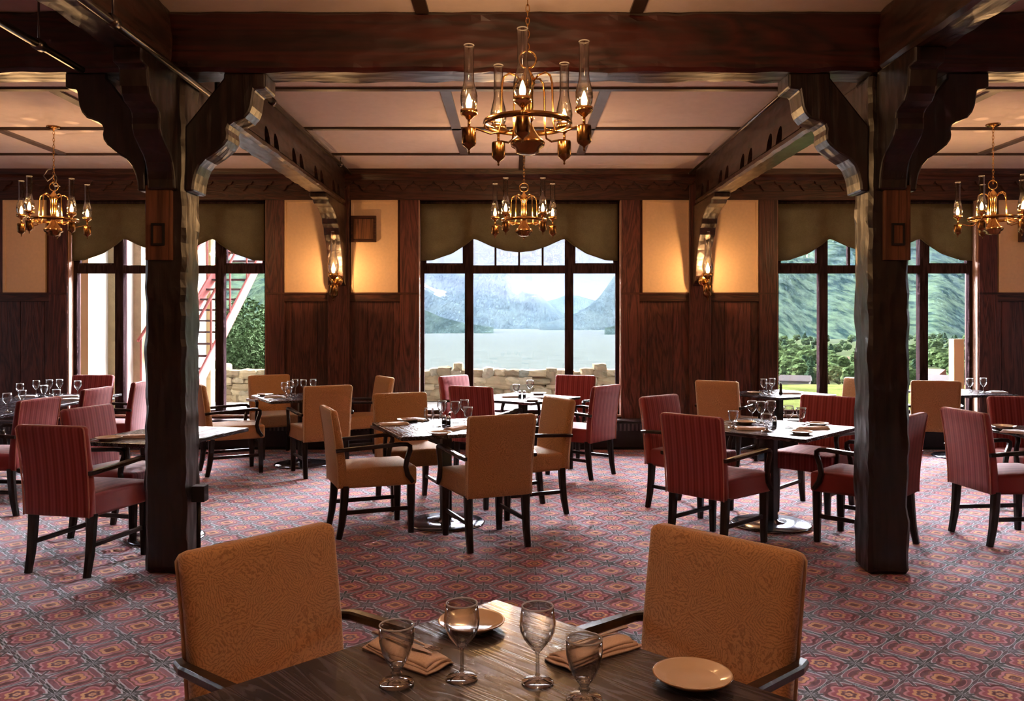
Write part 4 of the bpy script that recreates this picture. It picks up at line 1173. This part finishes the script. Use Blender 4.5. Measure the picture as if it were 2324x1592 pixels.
# houses
def house(w, l, h, wall, roof):
    root = empty('house'); b = MB(); b.box(-w/2, w/2, -l/2, l/2, 0, h); b.build('walls', wall, root)
    b = MB(); b.prism([(-w/2-.5, h), (w/2+.5, h), (w/2+.2, h+.3), (0, h+w*.28), (-w/2-.2, h+.3)], 'y', -l/2-.5, l/2+.5)
    b.build('roof', roof, root)
    for s_x in (-w*.25, w*.25):
        b = MB(); b.box(s_x-.6, s_x+.6, -l/2-.05, -l/2+.02, 1.0, 2.2); b.build('window', M['lilac'], root)
    return root
M['roof1'] = simple('terracotta_roof', sl(140,72,54), .8); M['roof2'] = simple('grey_brown_roof', sl(74,60,56), .8); M['hw'] = simple('white_siding', sl(150,142,132), .8)
HR = [(1805,395,12,'roof2','grey-roofed cottage nearest in the valley, left part of the right window'),
      (1835,720,11,'roof1','small house behind trees in the middle left of the right window'),
      (1905,520,13,'roof1','terracotta-roofed house just left of the right post'),
      (1925,620,11,'roof1','second terracotta roof left of the right post, farther off'),
      (1890,460,10,'roof2','low house near the window mullion by the right post'),
      (2110,440,15,'roof1','terracotta gable roof right of the right post'),
      (2140,390,14,'roof2','white house with grey roof at the bottom right of the window'),
      (2115,760,12,'roof2','distant white house at the far right of the valley')]
for px_, d, w, rf, lab in HR:
    o = house(w*.8, w*1.1, 3.2, M['hw'], M[rf]); o.location = ((px_-CX)/F*d, d, -28.8); o.rotation_euler = (0,0,R(px_*7 % 70)+R(30)); tag(o, lab, 'house', 'valley houses')

# thin valley haze (real scattering air over the lake)
def haze(dens):
    t = NT('valley_haze'); v = t.n('ShaderNodeVolumeScatter'); v.inputs['Density'].default_value = dens; v.inputs['Color'].default_value = (.50,.72,1.0,1); v.inputs['Anisotropy'].default_value = .0
    t.l(v.outputs[0], t.out.inputs['Volume'])
    b = MB(); b.box(-9000, 9000, 150, 10800, -29.9, 470); return tag(b.build('valley_haze', t.m), 'thin bluish haze over the lake and mountains', 'haze', kind='stuff')
HAZE = True
if HAZE: haze(.000019)

# ------------------------------------------------------------------ light
SKYN, SKYL, SKYUP, SKYGLOW = .16, .22, .5, 56.0
w = bpy.data.worlds.new('World'); scene.world = w; w.use_nodes = True; nt = w.node_tree; nt.nodes.clear()
out = nt.nodes.new('ShaderNodeOutputWorld'); bg = nt.nodes.new('ShaderNodeBackground'); nt.links.new(bg.outputs[0], out.inputs[0])
# overcast sky plus an unseen bright band towards +Y, added to light the room
tc = nt.nodes.new('ShaderNodeTexCoord'); sp = nt.nodes.new('ShaderNodeSeparateXYZ'); nt.links.new(tc.outputs['Generated'], sp.inputs[0])
def wm(op, a, b=None, c=None):
    x = nt.nodes.new('ShaderNodeMath'); x.operation = op
    for i, v in enumerate((a, b, c)):
        if v is None: continue
        if isinstance(v, (int, float)): x.inputs[i].default_value = v
        else: nt.links.new(v, x.inputs[i])
    return x.outputs[0]
def wr(v, a, b):
    x = nt.nodes.new('ShaderNodeMapRange'); x.interpolation_type = 'SMOOTHSTEP'; x.inputs[1].default_value = a; x.inputs[2].default_value = b; nt.links.new(v, x.inputs[0]); return x.outputs[0]
X, Y, Z = sp.outputs
nz = nt.nodes.new('ShaderNodeTexNoise'); nz.inputs['Scale'].default_value = 5; nz.inputs['Detail'].default_value = 5
mp = nt.nodes.new('ShaderNodeMapping'); mp.inputs['Scale'].default_value = (1,1,5); nt.links.new(tc.outputs['Generated'], mp.inputs[0]); nt.links.new(mp.outputs[0], nz.inputs['Vector'])
low = wm('MULTIPLY_ADD', nz.outputs[0], SKYN, SKYL)
up = wm('MULTIPLY', wr(Z, .0, .4), SKYUP)
glow = wm('MULTIPLY', wm('MULTIPLY', wr(Z, .125, .26), wm('SUBTRACT', 1.0, wr(Z, .45, .68))), wm('MULTIPLY', wr(Y, .1, .7), SKYGLOW))
tot = wm('ADD', wm('ADD', low, up), glow)
tint = nt.nodes.new('ShaderNodeCombineXYZ'); tint.inputs[0].default_value = .92; tint.inputs[1].default_value = .92; tint.inputs[2].default_value = 1.0
nt.links.new(tint.outputs[0], bg.inputs[0]); nt.links.new(tot, bg.inputs[1])

def portal(x, y, z, rot, sx, sz):
    L = bpy.data.lights.new('portal', 'AREA'); L.shape = 'RECTANGLE'; L.size = sx; L.size_y = sz; L.cycles.is_portal = True
    o = bpy.data.objects.new('window_daylight', L); COL.objects.link(o); o.location = (x, y, z); o.rotation_euler = rot
for x0, x1 in WINS: portal((x0+x1)/2, YW+.29, (WZ0+WZ1)/2, (R(-90),0,0), x1-x0, WZ1-WZ0)
for y0, y1 in ((6.0, 9.0),):
    portal(XL-.25, (y0+y1)/2, 1.75, (R(90),0,R(-90)), y1-y0, 2.7); portal(XR+.25, (y0+y1)/2, 1.75, (R(90),0,R(90)), y1-y0, 2.7)

def point(x, y, z, p, col=(1.0,.56,.24), r=.02, name='lamp_light'):
    L = bpy.data.lights.new(name, 'POINT'); L.energy = p; L.color = col; L.shadow_soft_size = r
    o = bpy.data.objects.new(name, L); COL.objects.link(o); o.location = (x, y, z)
for x, y, z, p in LAMPPOS: point(x, y, z, p, r=.012)
# one added light over the nearest table, then chandeliers out of view
point(.05, 1.55, 3.25, 22.0, (1.0,.56,.29), .10)  # added overhead light without a fixture, brightens plates and napkins
for x, y in ((-4.42, 4.2), (4.6, 4.2), (-4.42, .3), (4.6, .3), (.09, -3.0), (-4.42,-3.0), (4.6,-3.0)):
    point(x, y, 2.55, 1.3, (1.0,.50,.22), .15)

# ------------------------------------------------------------------ camera
cam = bpy.data.cameras.new('Camera'); co = bpy.data.objects.new('Camera', cam); COL.objects.link(co)
co.location = (0, 0, EYE); co.rotation_euler = (R(90), 0, 0)
cam.sensor_width = 36; cam.lens = F/2324*36; cam.shift_x = -4/2324; cam.shift_y = -61/2324; cam.clip_start = .05; cam.clip_end = 30000
scene.camera = co
vs_ = scene.view_settings; scene.display_settings.display_device = 'sRGB'
vs_.view_transform = 'Standard'; vs_.look = 'None'; vs_.gamma = 1; vs_.use_curve_mapping = False; vs_.exposure = 1.0
cy = scene.cycles
cy.use_denoising = True; cy.denoiser = 'OPENIMAGEDENOISE'
cy.max_bounces = 8; cy.diffuse_bounces = 4; cy.glossy_bounces = 3; cy.transmission_bounces = 8; cy.transparent_max_bounces = 16; cy.volume_bounces = 0
cy.caustics_reflective = False; cy.caustics_refractive = False; cy.sample_clamp_indirect = 4.0
cy.use_adaptive_sampling = True; cy.adaptive_threshold = .11
cy.volume_step_rate = 5; cy.use_light_tree = False; cy.adaptive_min_samples = 16
